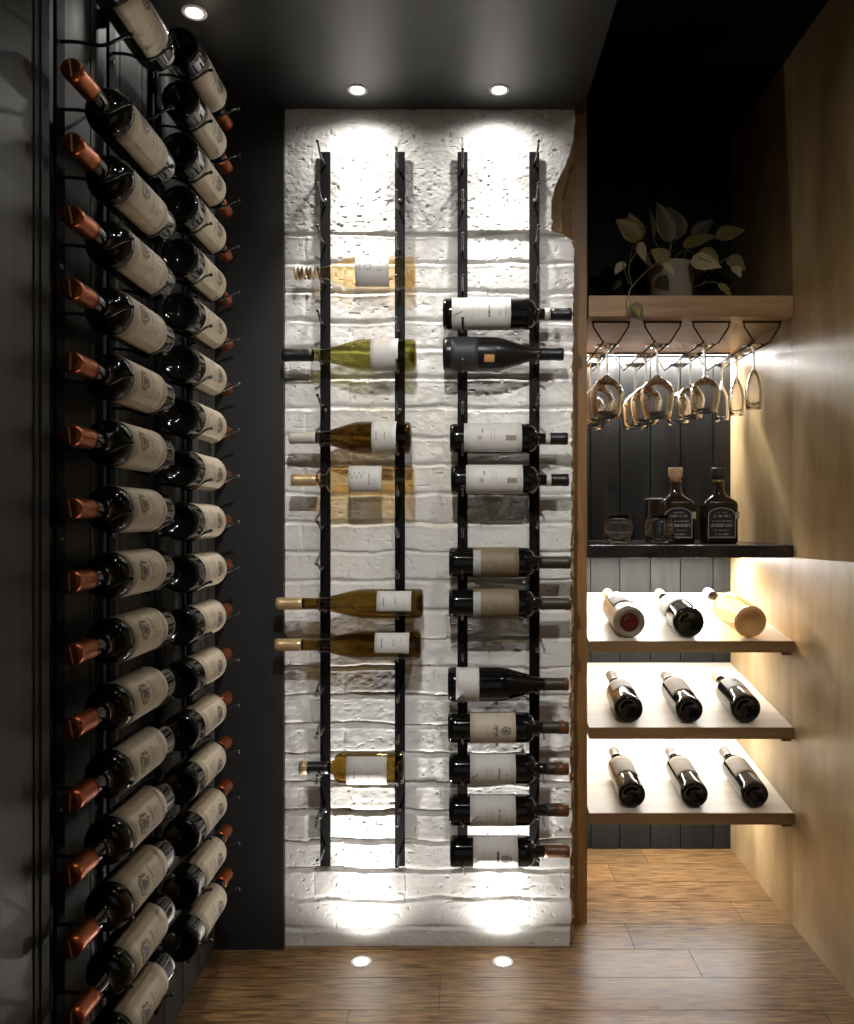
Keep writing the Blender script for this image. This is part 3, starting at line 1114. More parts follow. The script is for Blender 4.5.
BB(7, 449, 570, 'upper of two dark bottles with a tan label edged by a white stripe', G_R, (473, 518), M_PAPERT, 84, 0,
   zb=0.185, zs=0.228, cap=M_CAPOLIVE, cap_len=0.073, print_fn=print_tan)
BB(6, 449, 570, 'lower of two dark bottles with a tan label edged by a white stripe', G_R, (473, 518), M_PAPERT, 84, 0,
   zb=0.185, zs=0.228, cap=M_CAPOLIVE, cap_len=0.073, print_fn=print_tan)
BB(4, 448, 568, 'black sloping-shouldered bottle with a plain square white label near its base', G_R, (456, 479), M_PAPERW, 86, 0,
   R=0.0425, kind='burgundy', zb=0.125, zs=0.255, cap=M_CAPOLIVE, cap_len=0.06, cap2=(M_CAPRED, 0.286, 0.299), print_fn=None)
BB(3, 448, 568, 'dark bottle with a cream label bearing bold dark lettering and a brown crest', G_R, (470, 515), M_PAPERB, 84, 0,
   zb=0.190, zs=0.230, cap=M_CAPOLIVE, cap_len=0.065, cap2=(M_CAPRED, 0.276, 0.299), print_fn=print_bold)
BB(2, 449, 568, 'dark bottle with grey white label and red brown cap, just below the lettered cream label', G_R, (470, 515), M_PAPERW, 84, 0,
   zb=0.190, zs=0.230, cap=M_CAPOLIVE, cap_len=0.055, cap2=(M_CAPRED, 0.264, 0.297), print_fn=print_lines)
BB(1, 449, 568, 'grey white labelled dark bottle with red brown cap, second lowest on the brick', G_R, (470, 515), M_PAPERW, 84, 0,
   zb=0.190, zs=0.230, cap=M_CAPOLIVE, cap_len=0.055, cap2=(M_CAPRED, 0.264, 0.297), print_fn=print_lines)
BB(0, 450, 569, 'lowest dark bottle on the brick, white label with a brown band and crest', G_R, (473, 517), M_PAPERW, 84, 0,
   zb=0.185, zs=0.226, cap=M_CAPRED, cap_len=0.062, print_fn=print_arms)
# left-hand group, necks towards the dark wall
BB(14, 415, 294, 'pale pink bottle with ribbed neck and white label, highest on the brick', G_L, (390, 357), M_PAPERW, 80, 8,
   R=0.0395, kind='burgundy', zb=0.155, zs=0.238, glass=M_ROSE, rn=0.0135, print_fn=print_figure)
BB(12, 416, 283, 'olive green bottle with a long black cap and a grey label', G_L, (399, 372), M_PAPERW, 84, 0,
   R=0.0400, kind='burgundy', zb=0.13, zs=0.245, glass=M_OLIVE, cap=M_CAPBLACK, cap_len=0.075, print_fn=None)
BB(10, 411, 290, 'brown sloping bottle with pale capped neck and square white label', G_L, (397, 373), M_PAPERW, 80, 4,
   R=0.0400, kind='burgundy', zb=0.125, zs=0.235, glass=M_BROWNG, cap=M_CAPWHITE, cap_len=0.065, print_fn=print_bits)
BB(9, 414, 292, 'straw coloured bottle with gold cap and a label with brushed handwriting', G_L, (383, 350), M_PAPERW, 58, 6,
   R=0.0375, zb=0.190, zs=0.232, glass=M_STRAW, cap=M_GOLD, cap_len=0.062, print_fn=print_script)
BB(6, 423, 277, 'long slender amber bottle with gold cap, the upper of two alike', G_L, (412, 378), M_PAPERW, 44, 18,
   R=0.0370, kind='burgundy', zb=0.145, zs=0.27, glass=M_AMBER, cap=M_GOLD, cap_len=0.065, print_fn=print_bits)
BB(5, 421, 276, 'long slender amber bottle with gold cap, the lower of two alike', G_L, (410, 376), M_PAPERW, 44, 18,
   R=0.0370, kind='burgundy', zb=0.145, zs=0.27, glass=M_AMBER, cap=M_GOLD, cap_len=0.065, print_fn=print_bits)
BB(2, 404, 300, 'stubby round shouldered amber bottle with black neck, alone low on the brick', G_L, (388, 348), M_PAPERW, 68, -10,
   R=0.0400, zb=0.150, zs=0.188, glass=M_AMBER, cap=M_CAPBLACK, cap_len=0.072, cap2=(M_GOLD, 0.240, 0.2585), print_fn=print_bits)

# ribs of the topmost pale bottle's neck
rb = [o for o in bpy.data.objects if o.get('label', '').startswith('pale pink')][0]
Lr = abs(BX(415) - BX(294))
for i in range(5):
    bm = bmesh.new()
    z = Lr - 0.006 - i * 0.0105
    lathe(bm, [(0.0133, z - 0.0030), (0.0165, z - 0.0020), (0.0165, z + 0.0020), (0.0133, z + 0.0030)], 26)
    link('neck_rib', bm, M_SCREW if i % 2 else M_CAPWHITE, rb, smooth=True)

# ------------------------------------------------------------------ niche shelves
XS0, XS1 = 0.3485, 0.9060
box_shelf = box('oak_shelf', XS0, XS1, YS, YN - 0.001, 1.6618, 1.719, M_OAKX, bevel=0.0012)
box_shelf['label'] = 'thick flat oak shelf across the niche carrying the potted plant'
box_shelf['category'] = 'shelf'
stone = box('stone_counter', XS0, XS1, YS, YN - 0.001, 1.004, 1.039, M_STONE, bevel=0.002)
stone['label'] = 'dark stone counter in the niche under the whisky bottles'
stone['category'] = 'counter'
SL = 0.085 / 0.499
TILT = math.atan(SL)


def tilted_shelf(ztop, label):
    t = thing('display_shelf', label, 'shelf', (XS0, YS, ztop - 0.0295), 'tilted oak display shelves')
    bm = bmesh.new()
    fs = bx(bm, 0, XS1 - XS0, 0, YN - 0.001 - YS, 0, 0.0295)
    for v in bm.verts:
        v.co.z += v.co.y * SL
    link('board', bm, M_SHELF, t, bevel=0.0008)
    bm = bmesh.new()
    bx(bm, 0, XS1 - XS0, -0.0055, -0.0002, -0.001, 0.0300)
    link('shaded_front', bm, M_OAKSHADED, t, bevel=0.0008)  # strip added over the board front, its dark colour holds the shade there
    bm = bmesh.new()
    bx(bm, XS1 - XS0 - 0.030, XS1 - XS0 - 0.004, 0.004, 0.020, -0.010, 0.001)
    link('stop_block', bm, M_OAKSHADED, t, bevel=0.001)
    return t


for z, lab in ((0.7776, 'tilted oak shelf directly under the counter, holding the rose bottle'),
               (0.5425, 'middle tilted oak shelf holding three bottles'),
               (0.3095, 'lowest tilted oak shelf just above the floor')):
    tilted_shelf(z, lab)


def led(loc, sx, label, power, aim, color=WARM, glow=True):
    t = thing('led_strip', label, 'light strip', loc, 'LED strips in the niche')
    bm = bmesh.new()
    bx(bm, -sx / 2, sx / 2, -0.006, 0.006, -0.004, 0.0)
    link('channel', bm, M_WHITEMETAL, t)
    bm = bmesh.new()
    bx(bm, -sx / 2 + 0.004, sx / 2 - 0.004, -0.0042, 0.0042, -0.0052, -0.0041)
    link('diffuser', bm, M_LED, t)
    strip_light('strip_glow', (0, 0, -0.007), sx - 0.01, 0.010, power, aim, color, parent=t)
    return t


W_ = XS1 - XS0
xc = (XS0 + XS1) / 2
led((xc, 2.602, 1.6616), W_ - 0.02, 'white LED strip behind the wine glasses under the oak shelf', P_STRIP_GLASS, (0, 0.1, -1), COOL)
led((xc, 2.50, 1.0038), W_ - 0.02, 'white LED strip under the stone counter', P_STRIP_A, (0, -0.1, -1), COOL)


def led_under(zfront, power, label):
    y = 2.42
    z = zfront - 0.0295 + (y - YS) * SL - 0.001
    led((xc, y, z), W_ - 0.02, label, power, (0, 0.1, -1), COOL)


led_under(0.7776, P_STRIP_B, 'white LED strip under the tilted shelf with the rose bottle')
led_under(0.5425, P_STRIP_C, 'white LED strip under the middle tilted shelf')
led_under(0.3095, P_STRIP_D, 'white LED strip under the lowest tilted shelf, shining on the floor')


# bottles lying on the tilted shelves, bases to the viewer
def shelf_bottle(zfront, x, y, R, label, yaw=0, **kw):
    z = zfront + (y - YS) * SL
    d = Vector((math.sin(math.radians(yaw)), math.cos(math.radians(yaw)), 0))
    axis = Vector((d.x, d.y, SL * d.y)).normalized()
    n = Vector((0, -SL, 1)).normalized()
    base = Vector((x, y, z)) + n * (R + 0.0006)
    up = Vector((0.18, -0.15, 1))
    rot = axes(axis, up)
    return make_bottle('wine_bottle', label, base, rot, R=R, group='bottles lying on the tilted shelves', cap_seam=False, seed=int(x * 100), **kw)


YBs = 2.146
shelf_bottle(0.7776, 0.463, YBs, 0.0440, 'frosted beige bottle with red brown base, lying on the shelf under the counter', yaw=-1, L=0.31, kind='burgundy',
             zb=0.16, zs=0.25, glass=M_FROST, cap=M_GOLD, cap_len=0.05, lab=(0.06, 0.14, 60, M_PAPERS), print_fn=print_bits)
shelf_bottle(0.7776, 0.626, YBs, 0.0430, 'bottle with dark green base and pale shoulder beside the rose one', yaw=-1, L=0.31, kind='burgundy',
             zb=0.15, zs=0.25, glass=M_GREENDARK, cap=M_GOLD, cap_len=0.05, lab=(0.075, 0.160, 105, M_PAPERG), print_fn=print_figure)
shelf_bottle(0.7776, 0.797, YBs, 0.0445, 'clear bottle of orange pink rose wine lying against the wall end of its shelf', yaw=-4, L=0.32, kind='burgundy',
             zb=0.15, zs=0.25, glass=M_ORANGE, cap=M_CAPWHITE, cap_len=0.045)
# discs of punt glass: one red, one amber
for o in list(bpy.data.objects):
    lb = o.get('label', '')
    if lb.startswith('frosted beige'):
        bm = bmesh.new()
        lathe(bm, [(0, 0.0185), (0.013, 0.0145), (0.0262, 0.0052), (0.0262, 0.0040), (0.013, 0.0135), (0, 0.0175)], 32)
        link('punt', bm, principled('dark_red_glass', (0.10, 0.012, 0.008), 0.1), o, smooth=True)['label'] = 'dark red base of the bottle'
    if lb.startswith('clear bottle of orange'):
        bm = bmesh.new()
        lathe(bm, [(0, 0.024), (0.028, 0.011), (0.0425, 0.011), (0.0425, 0.17), (0.03, 0.20), (0.013, 0.245), (0, 0.245)], 32)
        w_ = link('wine', bm, clear_glass('rose_wine', (0.98, 0.78, 0.50), 1.1), o, smooth=True)
        w_['label'] = 'orange pink wine'
        bm = bmesh.new()
        lathe(bm, [(0, 0.0195), (0.014, 0.0155), (0.0275, 0.0048), (0.0355, 0.0004), (0.0390, -0.0002), (0.0425, 0.0022), (0.0447, 0.0090),
                   (0.0447, 0.0140), (0.0436, 0.0140), (0.0432, 0.0100), (0, 0.0205)], 40)
        link('thick_base', bm, principled('amber_base_glass', (0.62, 0.36, 0.15), 0.15), o, smooth=True)['label'] = 'amber orange base'
shelf_bottle(0.5425, 0.461, YBs, 0.0400, 'dark bottle with long silver cap at the post end of the middle tilted shelf', yaw=0, L=0.265, kind='burgundy',
             zb=0.12, zs=0.20, cap=principled('silver_foil', (0.22, 0.20, 0.17), 0.35, 0.6), cap_len=0.065, lab=(0.068, 0.135, 62, M_PAPERG), print_fn=print_bits)
shelf_bottle(0.5425, 0.628, YBs, 0.0375, 'beige labelled dark bottle, the central one on the middle tilted shelf', yaw=0, L=0.265,
             zb=0.160, zs=0.198, cap=MATS['silver_foil'], cap_len=0.045, lab=(0.055, 0.160, 70, M_PAPERS), print_fn=print_bits)
shelf_bottle(0.5425, 0.783, YBs, 0.0410, 'dark sloping bottle with gold cap and white label on the middle tilted shelf', yaw=0, L=0.265, kind='burgundy',
             zb=0.125, zs=0.205, cap=M_GOLD, cap_len=0.05, lab=(0.065, 0.14, 55, M_PAPERG), print_fn=print_bold)
for x, w in ((0.470, 'nearest the oak post'), (0.642, 'between its two twins'), (0.808, 'nearest the veneer wall')):
    shelf_bottle(0.3095, x, YBs, 0.0375, 'dark bottle with beige label on the lowest tilted shelf, %s' % w, yaw=0, L=0.265,
                 zb=0.160, zs=0.198, cap=MATS['silver_foil'], cap_len=0.045, lab=(0.065, 0.160, 68, M_PAPERS), print_fn=print_bits)

# ------------------------------------------------------------------ stemware racks and glasses
ZSH = 1.6616
ZRAIL = 1.6035


def stem_rack(x, label):
    t = thing('stemware_rack', label, 'glass rack', (x, 2.175, ZSH), 'wire stemware racks under the oak shelf')
    d = ZRAIL - ZSH
    yb = 0.415
    for y, nm in ((0.0, 'front_hanger'), (yb, 'rear_hanger')):
        bm = bmesh.new()
        tube(bm, [(-0.054, y, -0.0025), (0.054, y, -0.0025)], 0.0025, 8)
        for s in (-1, 1):
            tube(bm, [(s * 0.050, y, -0.003), (s * 0.049, y, -0.016), (s * 0.023, y, d + 0.002), (s * 0.0215, y, d)], 0.0022, 8)
        link(nm, bm, M_IRON, t, smooth=True)
    for s in (-1, 1):
        bm = bmesh.new()
        tube(bm, [(s * 0.0215, -0.003, d), (s * 0.0215, yb + 0.003, d)], 0.0024, 8)
        link('rail', bm, M_IRON, t, smooth=True)
    return t


racks = (0.418, 0.562, 0.698, 0.839)
for x, w in zip(racks, ('next to the oak post, over big bowled glasses', 'second from the oak post, over big bowled glasses',
                        'over the smaller bowled glasses', 'over the flutes by the veneer wall')):
    stem_rack(x, 'black wire stemware rack %s' % w)


def glass_profile(kind):
    """(r, z) with z measured down from the foot plane, outer then inner wall."""
    if kind == 'wine':
        o = [(0, 0), (0.034, 0.0006), (0.035, 0.0016), (0.020, 0.0045), (0.006, 0.010), (0.0038, 0.02), (0.0036, 0.078), (0.0048, 0.086),
             (0.014, 0.094), (0.030, 0.105), (0.0435, 0.121), (0.0485, 0.137), (0.0465, 0.162), (0.0415, 0.190), (0.0385, 0.208)]
        i = [(0.0377, 0.208), (0.0407, 0.190), (0.0457, 0.162), (0.0476, 0.137), (0.0426, 0.121), (0.029, 0.1065), (0.013, 0.0958), (0, 0.0905)]
    elif kind == 'small':
        o = [(0, 0), (0.032, 0.0006), (0.033, 0.0016), (0.018, 0.0045), (0.005, 0.010), (0.0037, 0.02), (0.0035, 0.082), (0.0048, 0.090),
             (0.014, 0.096), (0.030, 0.106), (0.0400, 0.121), (0.0430, 0.137), (0.0405, 0.160), (0.0355, 0.182), (0.0335, 0.193)]
        i = [(0.0327, 0.193), (0.0347, 0.182), (0.0397, 0.160), (0.0421, 0.137), (0.0391, 0.121), (0.029, 0.1075), (0.013, 0.098), (0, 0.093)]
    else:
        o = [(0, 0), (0.029, 0.0006), (0.030, 0.0016), (0.016, 0.0045), (0.005, 0.010), (0.0036, 0.02), (0.0034, 0.060), (0.0046, 0.070),
             (0.011, 0.082), (0.0190, 0.103), (0.0240, 0.130), (0.0230, 0.158), (0.0205, 0.182)]
        i = [(0.0198, 0.182), (0.0223, 0.158), (0.0233, 0.130), (0.0182, 0.103), (0.010, 0.0835), (0, 0.076)]
    return o, i


def split_glass(kind, x, y, label, group):
    """Hanging glass: foot, stem and bowl; origin where the foot rests on the rails."""
    t = thing('wine_glass' if kind != 'flute' else 'champagne_flute', label, 'wine glass', (x, y, ZRAIL + 0.0034), group)
    o, i = glass_profile(kind)
    o = [(r, -z + 0.001) for r, z in o]
    i = [(r, -z + 0.001) for r, z in i]
    bm = bmesh.new()
    lathe(bm, o[:5] + [(0, o[4][1])], 36)
    link('foot', bm, M_CRYSTAL, t, smooth=True)
    bm = bmesh.new()
    lathe(bm, [o[4], o[5], o[6], o[7]], 16)
    link('stem', bm, M_CRYSTAL, t, smooth=True)
    bm = bmesh.new()
    lathe(bm, o[7:] + i, 44)
    link('bowl', bm, M_CRYSTAL, t, smooth=True)
    return t


glass_src = {}
pos_words = ('at the front of', 'in the middle of', 'at the back of')
rack_words = ('the wire rack by the oak post', 'the second rack from the post', 'the third rack from the post', 'the wire rack by the veneer wall')
for ri, (x, kind) in enumerate(zip(racks, ('wine', 'wine', 'small', 'flute'))):
    for j, y in enumerate((2.235, 2.375, 2.510)):
        nm = {'wine': 'big bowled wine glass', 'small': 'smaller wine glass', 'flute': 'slim flute'}[kind]
        lab_ = '%s hanging %s %s' % (nm, pos_words[j], rack_words[ri])
        grp = {'wine': 'big wine glasses hanging in the racks', 'small': 'small wine glasses hanging in the racks', 'flute': 'flutes hanging in the rack'}[kind]
        if kind not in glass_src:
            glass_src[kind] = split_glass(kind, x, y, lab_, grp)
        else:
            s = glass_src[kind]
            c = s.copy()
            COL.objects.link(c)
            c.location = (x, y, ZRAIL + 0.0034)
            c['label'] = lab_
            for ch in s.children:
                d = ch.copy()
                COL.objects.link(d)
                d.parent = c

# ------------------------------------------------------------------ on the counter
ZK = 1.0391


def tumbler(x, y, label):
    t = thing('tumbler', label, 'tumbler', (x, y, ZK), 'whisky tumblers on the counter')
    bm = bmesh.new()
    lathe(bm, [(0, 0.003), (0.026, 0.002), (0.031, 0.0), (0.036, 0.006), (0.0415, 0.024), (0.0410, 0.055), (0.0385, 0.082), (0.0372, 0.082),
               (0.0395, 0.055), (0.0398, 0.026), (0.033, 0.012), (0, 0.010)], 48)
    link('bowl', bm, M_CRYSTAL, t, smooth=True)
    bm = bmesh.new()
    rf = lambda z: 0.0418
    rng = random.Random(2)
    for a in np.linspace(-1.3, 1.3, 6) - PI / 2:
        for z in (0.030, 0.045, 0.060):
            ink_poly(bm, rf, 0.0418, a, [(-0.004, z), (0, z - 0.005), (0.004, z), (0, z + 0.005)], 0.0001, 0)
    link('etching', bm, [clear_glass('etched_glass', (0.75, 0.72, 0.66), 1.9, 0.25)], t)
    return t


tumbler(0.451, 2.225, 'cut glass whisky tumbler standing apart from the bottles')
tumbler(0.566, 2.225, 'cut glass whisky tumbler overlapping the cork stoppered bottle')


def rounded(w, d, r, n=5):
    pts = []
    for cx, cy, a0 in ((w - r, d - r, 0), (-w + r, d - r, 90), (-w + r, -d + r, 180), (w - r, -d + r, 270)):
        for i in range(n + 1):
            a = math.radians(a0 + 90 * i / n)
            pts.append((cx + r * math.cos(a), cy + r * math.sin(a)))
    return pts


def loft(bm, secs):
    rings = [[bm.verts.new((x, y, z)) for x, y in s] for s, z in secs]
    n = len(rings[0])
    for a, b in zip(rings[:-1], rings[1:]):
        for k in range(n):
            bm.faces.new((a[k], a[(k + 1) % n], b[(k + 1) % n], b[k]))
    bm.faces.new(list(reversed(rings[0])))
    bm.faces.new(rings[-1])


def whisky(x, y, label, stopper, sname, seed, rz=0):
    t = thing('whisky_bottle', label, 'whisky bottle', (x, y, ZK), 'whisky bottles on the counter')
    t.rotation_euler = (0, 0, rz)
    bm = bmesh.new()
    w, d = 0.051, 0.030
    loft(bm, [(rounded(w - 0.004, d - 0.004, 0.012), 0.0), (rounded(w, d, 0.014), 0.005), (rounded(w, d, 0.014), 0.112),
              (rounded(w - 0.002, d - 0.001, 0.016), 0.121), (rounded(w - 0.012, d - 0.005, 0.018), 0.130), (rounded(0.026, 0.020, 0.0185), 0.139),
              (rounded(0.018, 0.0165, 0.0162), 0.148), (rounded(0.0155, 0.0155, 0.0154), 0.165), (rounded(0.0148, 0.0148, 0.0147), 0.182)])
    link('glass', bm, principled('dark_whisky_glass', (0.020, 0.012, 0.006), 0.06, spec=0.7), t, smooth=True)
    bm = bmesh.new()
    lathe(bm, [(0.0147, 0.176), (0.0172, 0.177), (0.0180, 0.181), (0.0172, 0.186), (0.0147, 0.187)], 28)
    link('collar', bm, principled('bronze_ring', (0.22, 0.15, 0.07), 0.3, 0.6), t, smooth=True)
    bm = bmesh.new()
    lathe(bm, [(0, 0.180), (0.014, 0.180), (0.0155, 0.190), (0.0185, 0.193), (0.0200, 0.197), (0.0212, 0.216), (0.020, 0.2225), (0, 0.2235)], 28)
    link('stopper', bm, stopper, t, smooth=True)['label'] = sname
    # arched label panel and its pale outline with scrawled print
    rng = random.Random(seed)

    def arch(ww, h0, hs, n=12):
        p = [(-ww, h0), (ww, h0)]
        for i in range(n + 1):
            a = PI * i / n
            p.append((ww * math.cos(a), hs + ww * 0.55 * math.sin(a)))
        return p
    bm = bmesh.new()
    ow = arch(0.040, 0.016, 0.082)
    iw = arch(0.0383, 0.0177, 0.0815)
    a_ = [bm.verts.new((px_, -d - 0.0009, pz_)) for px_, pz_ in ow]
    b_ = [bm.verts.new((px_, -d - 0.0009, pz_)) for px_, pz_ in iw]
    for k in range(len(a_)):
        k2 = (k + 1) % len(a_)
        bm.faces.new((a_[k], a_[k2], b_[k2], b_[k]))
    lines = ((0.088, 0.014, 0.004), (0.076, 0.024, 0.009), (0.063, 0.030, 0.004), (0.048, 0.032, 0.011), (0.036, 0.024, 0.004),
             (0.024, 0.020, 0.006), (0.019, 0.030, 0.002))
    for z, ww, h in lines:
        u = -ww
        while u < ww:
            s_ = rng.uniform(0.0012, 0.003)
            if rng.random() > 0.2:
                lean = 0.002 if h > 0.008 else 0
                q = [(u, z), (u + s_ * 0.5, z), (u + s_ * 0.5 + lean, z + h * rng.uniform(0.6, 1)), (u + lean, z + h * 0.8)]
                bm.faces.new([bm.verts.new((a, -d - 0.0010, b)) for a, b in q])
            u += s_
    lab_bm = bmesh.new()
    loft_pts = [lab_bm.verts.new((px_, -d - 0.0004, pz_)) for px_, pz_ in ow]
    f = lab_bm.faces.new(loft_pts)
    r_ = bmesh.ops.extrude_face_region(lab_bm, geom=[f])
    for v in r_['geom']:
        if isinstance(v, bmesh.types.BMVert):
            v.co.y += 0.0008
    lo = link('label', lab_bm, principled('black_label', (0.014, 0.013, 0.012), 0.4), t)
    link('print', bm, M_INKW, lo)
    bm = bmesh.new()
    bx(bm, 0.0405, 0.0515, -d - 0.0008, -d + 0.02, 0.072, 0.092)
    link('seal', bm, principled('aged_seal_paper', (0.42, 0.34, 0.20), 0.5), t, bevel=0.001)
    return t


M_CORK = noisy('cork', (0.50, 0.33, 0.17), (0.64, 0.45, 0.26), nscale=60, rough=(0.6, 0.8), bump=0.3, bdist=0.0006)
whisky(0.634, 2.305, 'square dark whisky bottle with a light cork stopper and arched outlined label', M_CORK, 'light cork stopper', 3)
whisky(0.761, 2.305, 'square dark whisky bottle with a dark stopper, beside the veneer wall', principled('dark_stopper', (0.035, 0.03, 0.024), 0.5), 'dark stopper', 8)
t = thing('canister', 'black round canister with thin bright rim behind the cork stoppered bottle', 'canister', (0.634, 2.46, ZK))
bm = bmesh.new()
lathe(bm, [(0, 0), (0.050, 0), (0.052, 0.004), (0.052, 0.130), (0.050, 0.1335), (0.047, 0.130), (0.047, 0.01), (0, 0.01)], 40)
link('body', bm, principled('black_lacquer', (0.006, 0.006, 0.006), 0.2), t, smooth=True)
bm = bmesh.new()
lathe(bm, [(0.0522, 0.1315), (0.0535, 0.1330), (0.0525, 0.1355), (0.0500, 0.1362), (0.0495, 0.1345)], 40)
link('rim', bm, principled('pewter', (0.3, 0.3, 0.3), 0.3, 0.6), t, smooth=True)

# ------------------------------------------------------------------ plant on the oak shelf
PZ = 1.7192
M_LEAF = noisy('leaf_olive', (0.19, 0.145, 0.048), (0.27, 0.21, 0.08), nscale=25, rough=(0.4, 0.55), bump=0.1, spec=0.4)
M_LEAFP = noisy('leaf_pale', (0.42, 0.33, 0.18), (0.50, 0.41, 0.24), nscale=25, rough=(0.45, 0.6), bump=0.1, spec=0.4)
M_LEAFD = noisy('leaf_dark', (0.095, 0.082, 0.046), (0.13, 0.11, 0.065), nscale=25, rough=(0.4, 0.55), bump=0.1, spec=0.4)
M_STEM = principled('plant_stem', (0.20, 0.17, 0.09), 0.5)
M_POT = noisy('grey_clay', (0.27, 0.24, 0.18), (0.34, 0.31, 0.24), nscale=40, rough=(0.7, 0.85), bump=0.2, bdist=0.001)
pl = thing('potted_plant', 'leafy olive green plant in a grey clay pot on the oak shelf', 'plant', (0.633, 2.35, PZ))
bm = bmesh.new()
lathe(bm, [(0, 0), (0.054, 0), (0.057, 0.004), (0.0685, 0.148), (0.070, 0.153), (0.066, 0.154), (0.063, 0.135), (0, 0.135)], 44)
link('pot', bm, M_POT, pl, smooth=True)
bm = bmesh.new()
lathe(bm, [(0.0630, 0.1355), (0.04, 0.1385), (0, 0.141)], 24)
link('soil', bm, noisy('potting_soil', (0.018, 0.013, 0.009), (0.04, 0.03, 0.02), nscale=90, rough=(0.8, 0.95), bump=0.8, bdist=0.003), pl)


def P(px, py, y):
    """world offset from the plant's base for a point seen at that place, y metres deep"""
    return Vector(((px - 461) * y / F - 0.633, y - 2.35, CAMZ - (py - 519) * y / F - PZ))


def leaf(base, tip, width, mat, face, cup=0.25, droop=0.12):
    """Pointed oval leaf with a folded midrib from base to tip; face = rough normal."""
    base, tip = Vector(base), Vector(tip)
    ax = tip - base
    L = ax.length
    ax.normalize()
    nrm = Vector(face)
    nrm = (nrm - ax * nrm.dot(ax)).normalized()
    sd = ax.cross(nrm)
    nl, nw = 12, 6
    bm = bmesh.new()
    rows = []
    for i in range(nl + 1):
        t = i / nl
        w = width / 2 * (math.sin(PI * t ** 0.72) ** 0.85 if 0 < t < 1 else 0.0) * (1.05 - 0.25 * t) + 0.0004
        c = base + ax * (L * t) - nrm * (droop * L * (t - 0.4) ** 2)
        rows.append([bm.verts.new(c + sd * (w * s) + nrm * (cup * w * abs(s) ** 1.4 + 0.0012 * math.sin(t * 26) * abs(s)))
                     for s in [-1 + 2 * j / nw for j in range(nw + 1)]])
    for a, b in zip(rows[:-1], rows[1:]):
        for j in range(nw):
            bm.faces.new((a[j], a[j + 1], b[j + 1], b[j]))
    o = link('leaf', bm, mat, pl, smooth=True)
    md = o.modifiers.new('solid', 'SOLIDIFY')
    md.thickness = 0.0006
    return o


FR = (0, -1, 0.1)
# base px,py -> tip px,py ; width m ; depth ; material ; facing
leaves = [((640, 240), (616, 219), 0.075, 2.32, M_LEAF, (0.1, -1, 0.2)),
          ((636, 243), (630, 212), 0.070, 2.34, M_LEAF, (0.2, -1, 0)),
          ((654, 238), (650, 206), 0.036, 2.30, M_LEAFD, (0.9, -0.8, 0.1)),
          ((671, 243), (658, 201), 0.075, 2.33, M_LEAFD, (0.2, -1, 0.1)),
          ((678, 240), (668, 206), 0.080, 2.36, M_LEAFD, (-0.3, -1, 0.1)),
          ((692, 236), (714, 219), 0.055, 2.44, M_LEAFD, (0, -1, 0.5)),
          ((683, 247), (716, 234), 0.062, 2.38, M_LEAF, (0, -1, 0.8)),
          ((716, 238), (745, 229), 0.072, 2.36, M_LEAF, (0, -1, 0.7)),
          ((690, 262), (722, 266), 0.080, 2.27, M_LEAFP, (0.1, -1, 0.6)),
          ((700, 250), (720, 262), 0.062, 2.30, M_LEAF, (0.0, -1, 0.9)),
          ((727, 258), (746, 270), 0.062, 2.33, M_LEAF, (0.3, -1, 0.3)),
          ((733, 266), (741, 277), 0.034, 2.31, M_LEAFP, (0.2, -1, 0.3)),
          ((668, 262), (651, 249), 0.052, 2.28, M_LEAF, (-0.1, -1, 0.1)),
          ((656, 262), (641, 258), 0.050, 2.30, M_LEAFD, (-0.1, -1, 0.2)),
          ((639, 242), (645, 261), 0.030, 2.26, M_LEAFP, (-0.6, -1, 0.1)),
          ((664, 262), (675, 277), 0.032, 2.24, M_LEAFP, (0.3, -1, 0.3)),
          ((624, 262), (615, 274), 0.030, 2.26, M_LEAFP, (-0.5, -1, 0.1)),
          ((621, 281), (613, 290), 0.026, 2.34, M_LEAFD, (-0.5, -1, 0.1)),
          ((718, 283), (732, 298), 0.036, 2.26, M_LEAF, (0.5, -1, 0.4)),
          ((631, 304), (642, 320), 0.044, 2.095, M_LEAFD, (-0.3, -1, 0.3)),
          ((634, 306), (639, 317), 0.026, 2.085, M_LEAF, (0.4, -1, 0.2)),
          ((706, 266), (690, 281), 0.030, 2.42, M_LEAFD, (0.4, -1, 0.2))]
for b, tp, w, y, m, fc in leaves:
    leaf(P(*b, y), P(*tp, y - 0.012), w, m, fc)


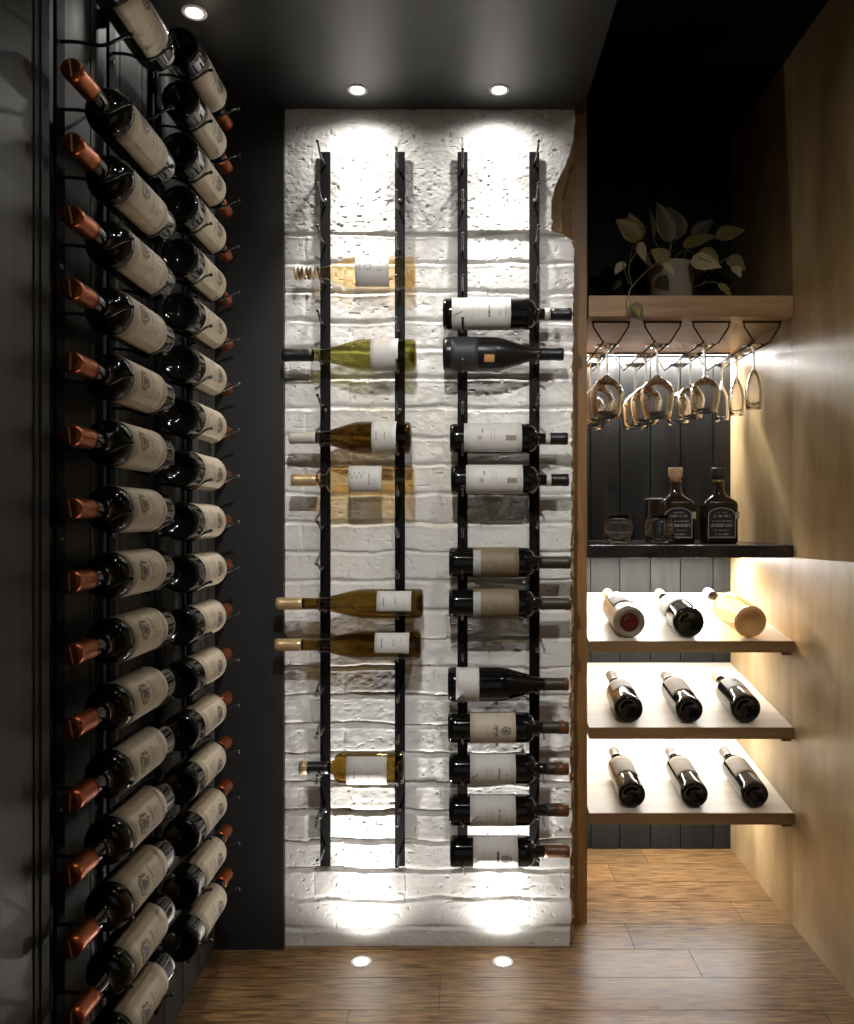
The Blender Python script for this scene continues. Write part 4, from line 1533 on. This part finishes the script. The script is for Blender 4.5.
def stem(pts, r=0.0018):
    bm = bmesh.new()
    v = [Vector(p) for p in pts]
    # smooth through the points
    out = []
    for i in range(len(v) - 1):
        p0, p1, p2, p3 = v[max(i - 1, 0)], v[i], v[i + 1], v[min(i + 2, len(v) - 1)]
        for k in range(6):
            t = k / 6
            out.append(0.5 * ((2 * p1) + (p2 - p0) * t + (2 * p0 - 5 * p1 + 4 * p2 - p3) * t * t + (3 * p1 - p0 - 3 * p2 + p3) * t ** 3))
    out.append(v[-1])
    tube(bm, out, r, 7)
    return link('stem', bm, M_STEM, pl, smooth=True)


S0 = Vector((0, 0, 0.138))
stem([S0 + Vector((-0.01, -0.01, 0)), P(668, 258, 2.32), P(650, 268, 2.22), P(632, 287, 2.16), P(629, 296, 2.10), P(632, 306, 2.095)])
stem([P(632, 287, 2.16), P(629, 270, 2.22), P(632, 250, 2.30), P(636, 243, 2.34)], 0.0015)
stem([P(629, 284, 2.17), P(624, 268, 2.24), P(624, 261, 2.26)], 0.0013)
stem([P(630, 262, 2.26), P(636, 252, 2.26), P(639, 242, 2.26)], 0.0012)
stem([S0 + Vector((-0.02, 0.0, 0)), P(664, 256, 2.33), P(656, 244, 2.31), P(653, 236, 2.30)], 0.0015)
stem([P(653, 232, 2.31), P(646, 227, 2.32), P(638, 226, 2.33)], 0.0012)
stem([S0, P(670, 255, 2.34), P(671, 243, 2.34), P(671, 236, 2.34)], 0.0022)
stem([S0 + Vector((0.02, 0, 0)), P(676, 256, 2.34), P(688, 251, 2.32), P(700, 258, 2.27), P(718, 264, 2.27)], 0.0014)
stem([S0 + Vector((0.02, 0.02, 0)), P(684, 258, 2.36), P(690, 245, 2.38), P(716, 238, 2.36)], 0.0014)
stem([S0 + Vector((0.03, 0.02, 0)), P(690, 290, 2.32) + Vector((0.0, 0, 0.012)), P(700, 285, 2.30), P(708, 282, 2.28), P(718, 283, 2.26)], 0.0014)
stem([P(703, 283, 2.29), P(714, 268, 2.31), P(727, 258, 2.33)], 0.0014)
stem([S0 + Vector((-0.015, 0.0, 0)), P(664, 262, 2.30), P(664, 262, 2.25)], 0.0013)
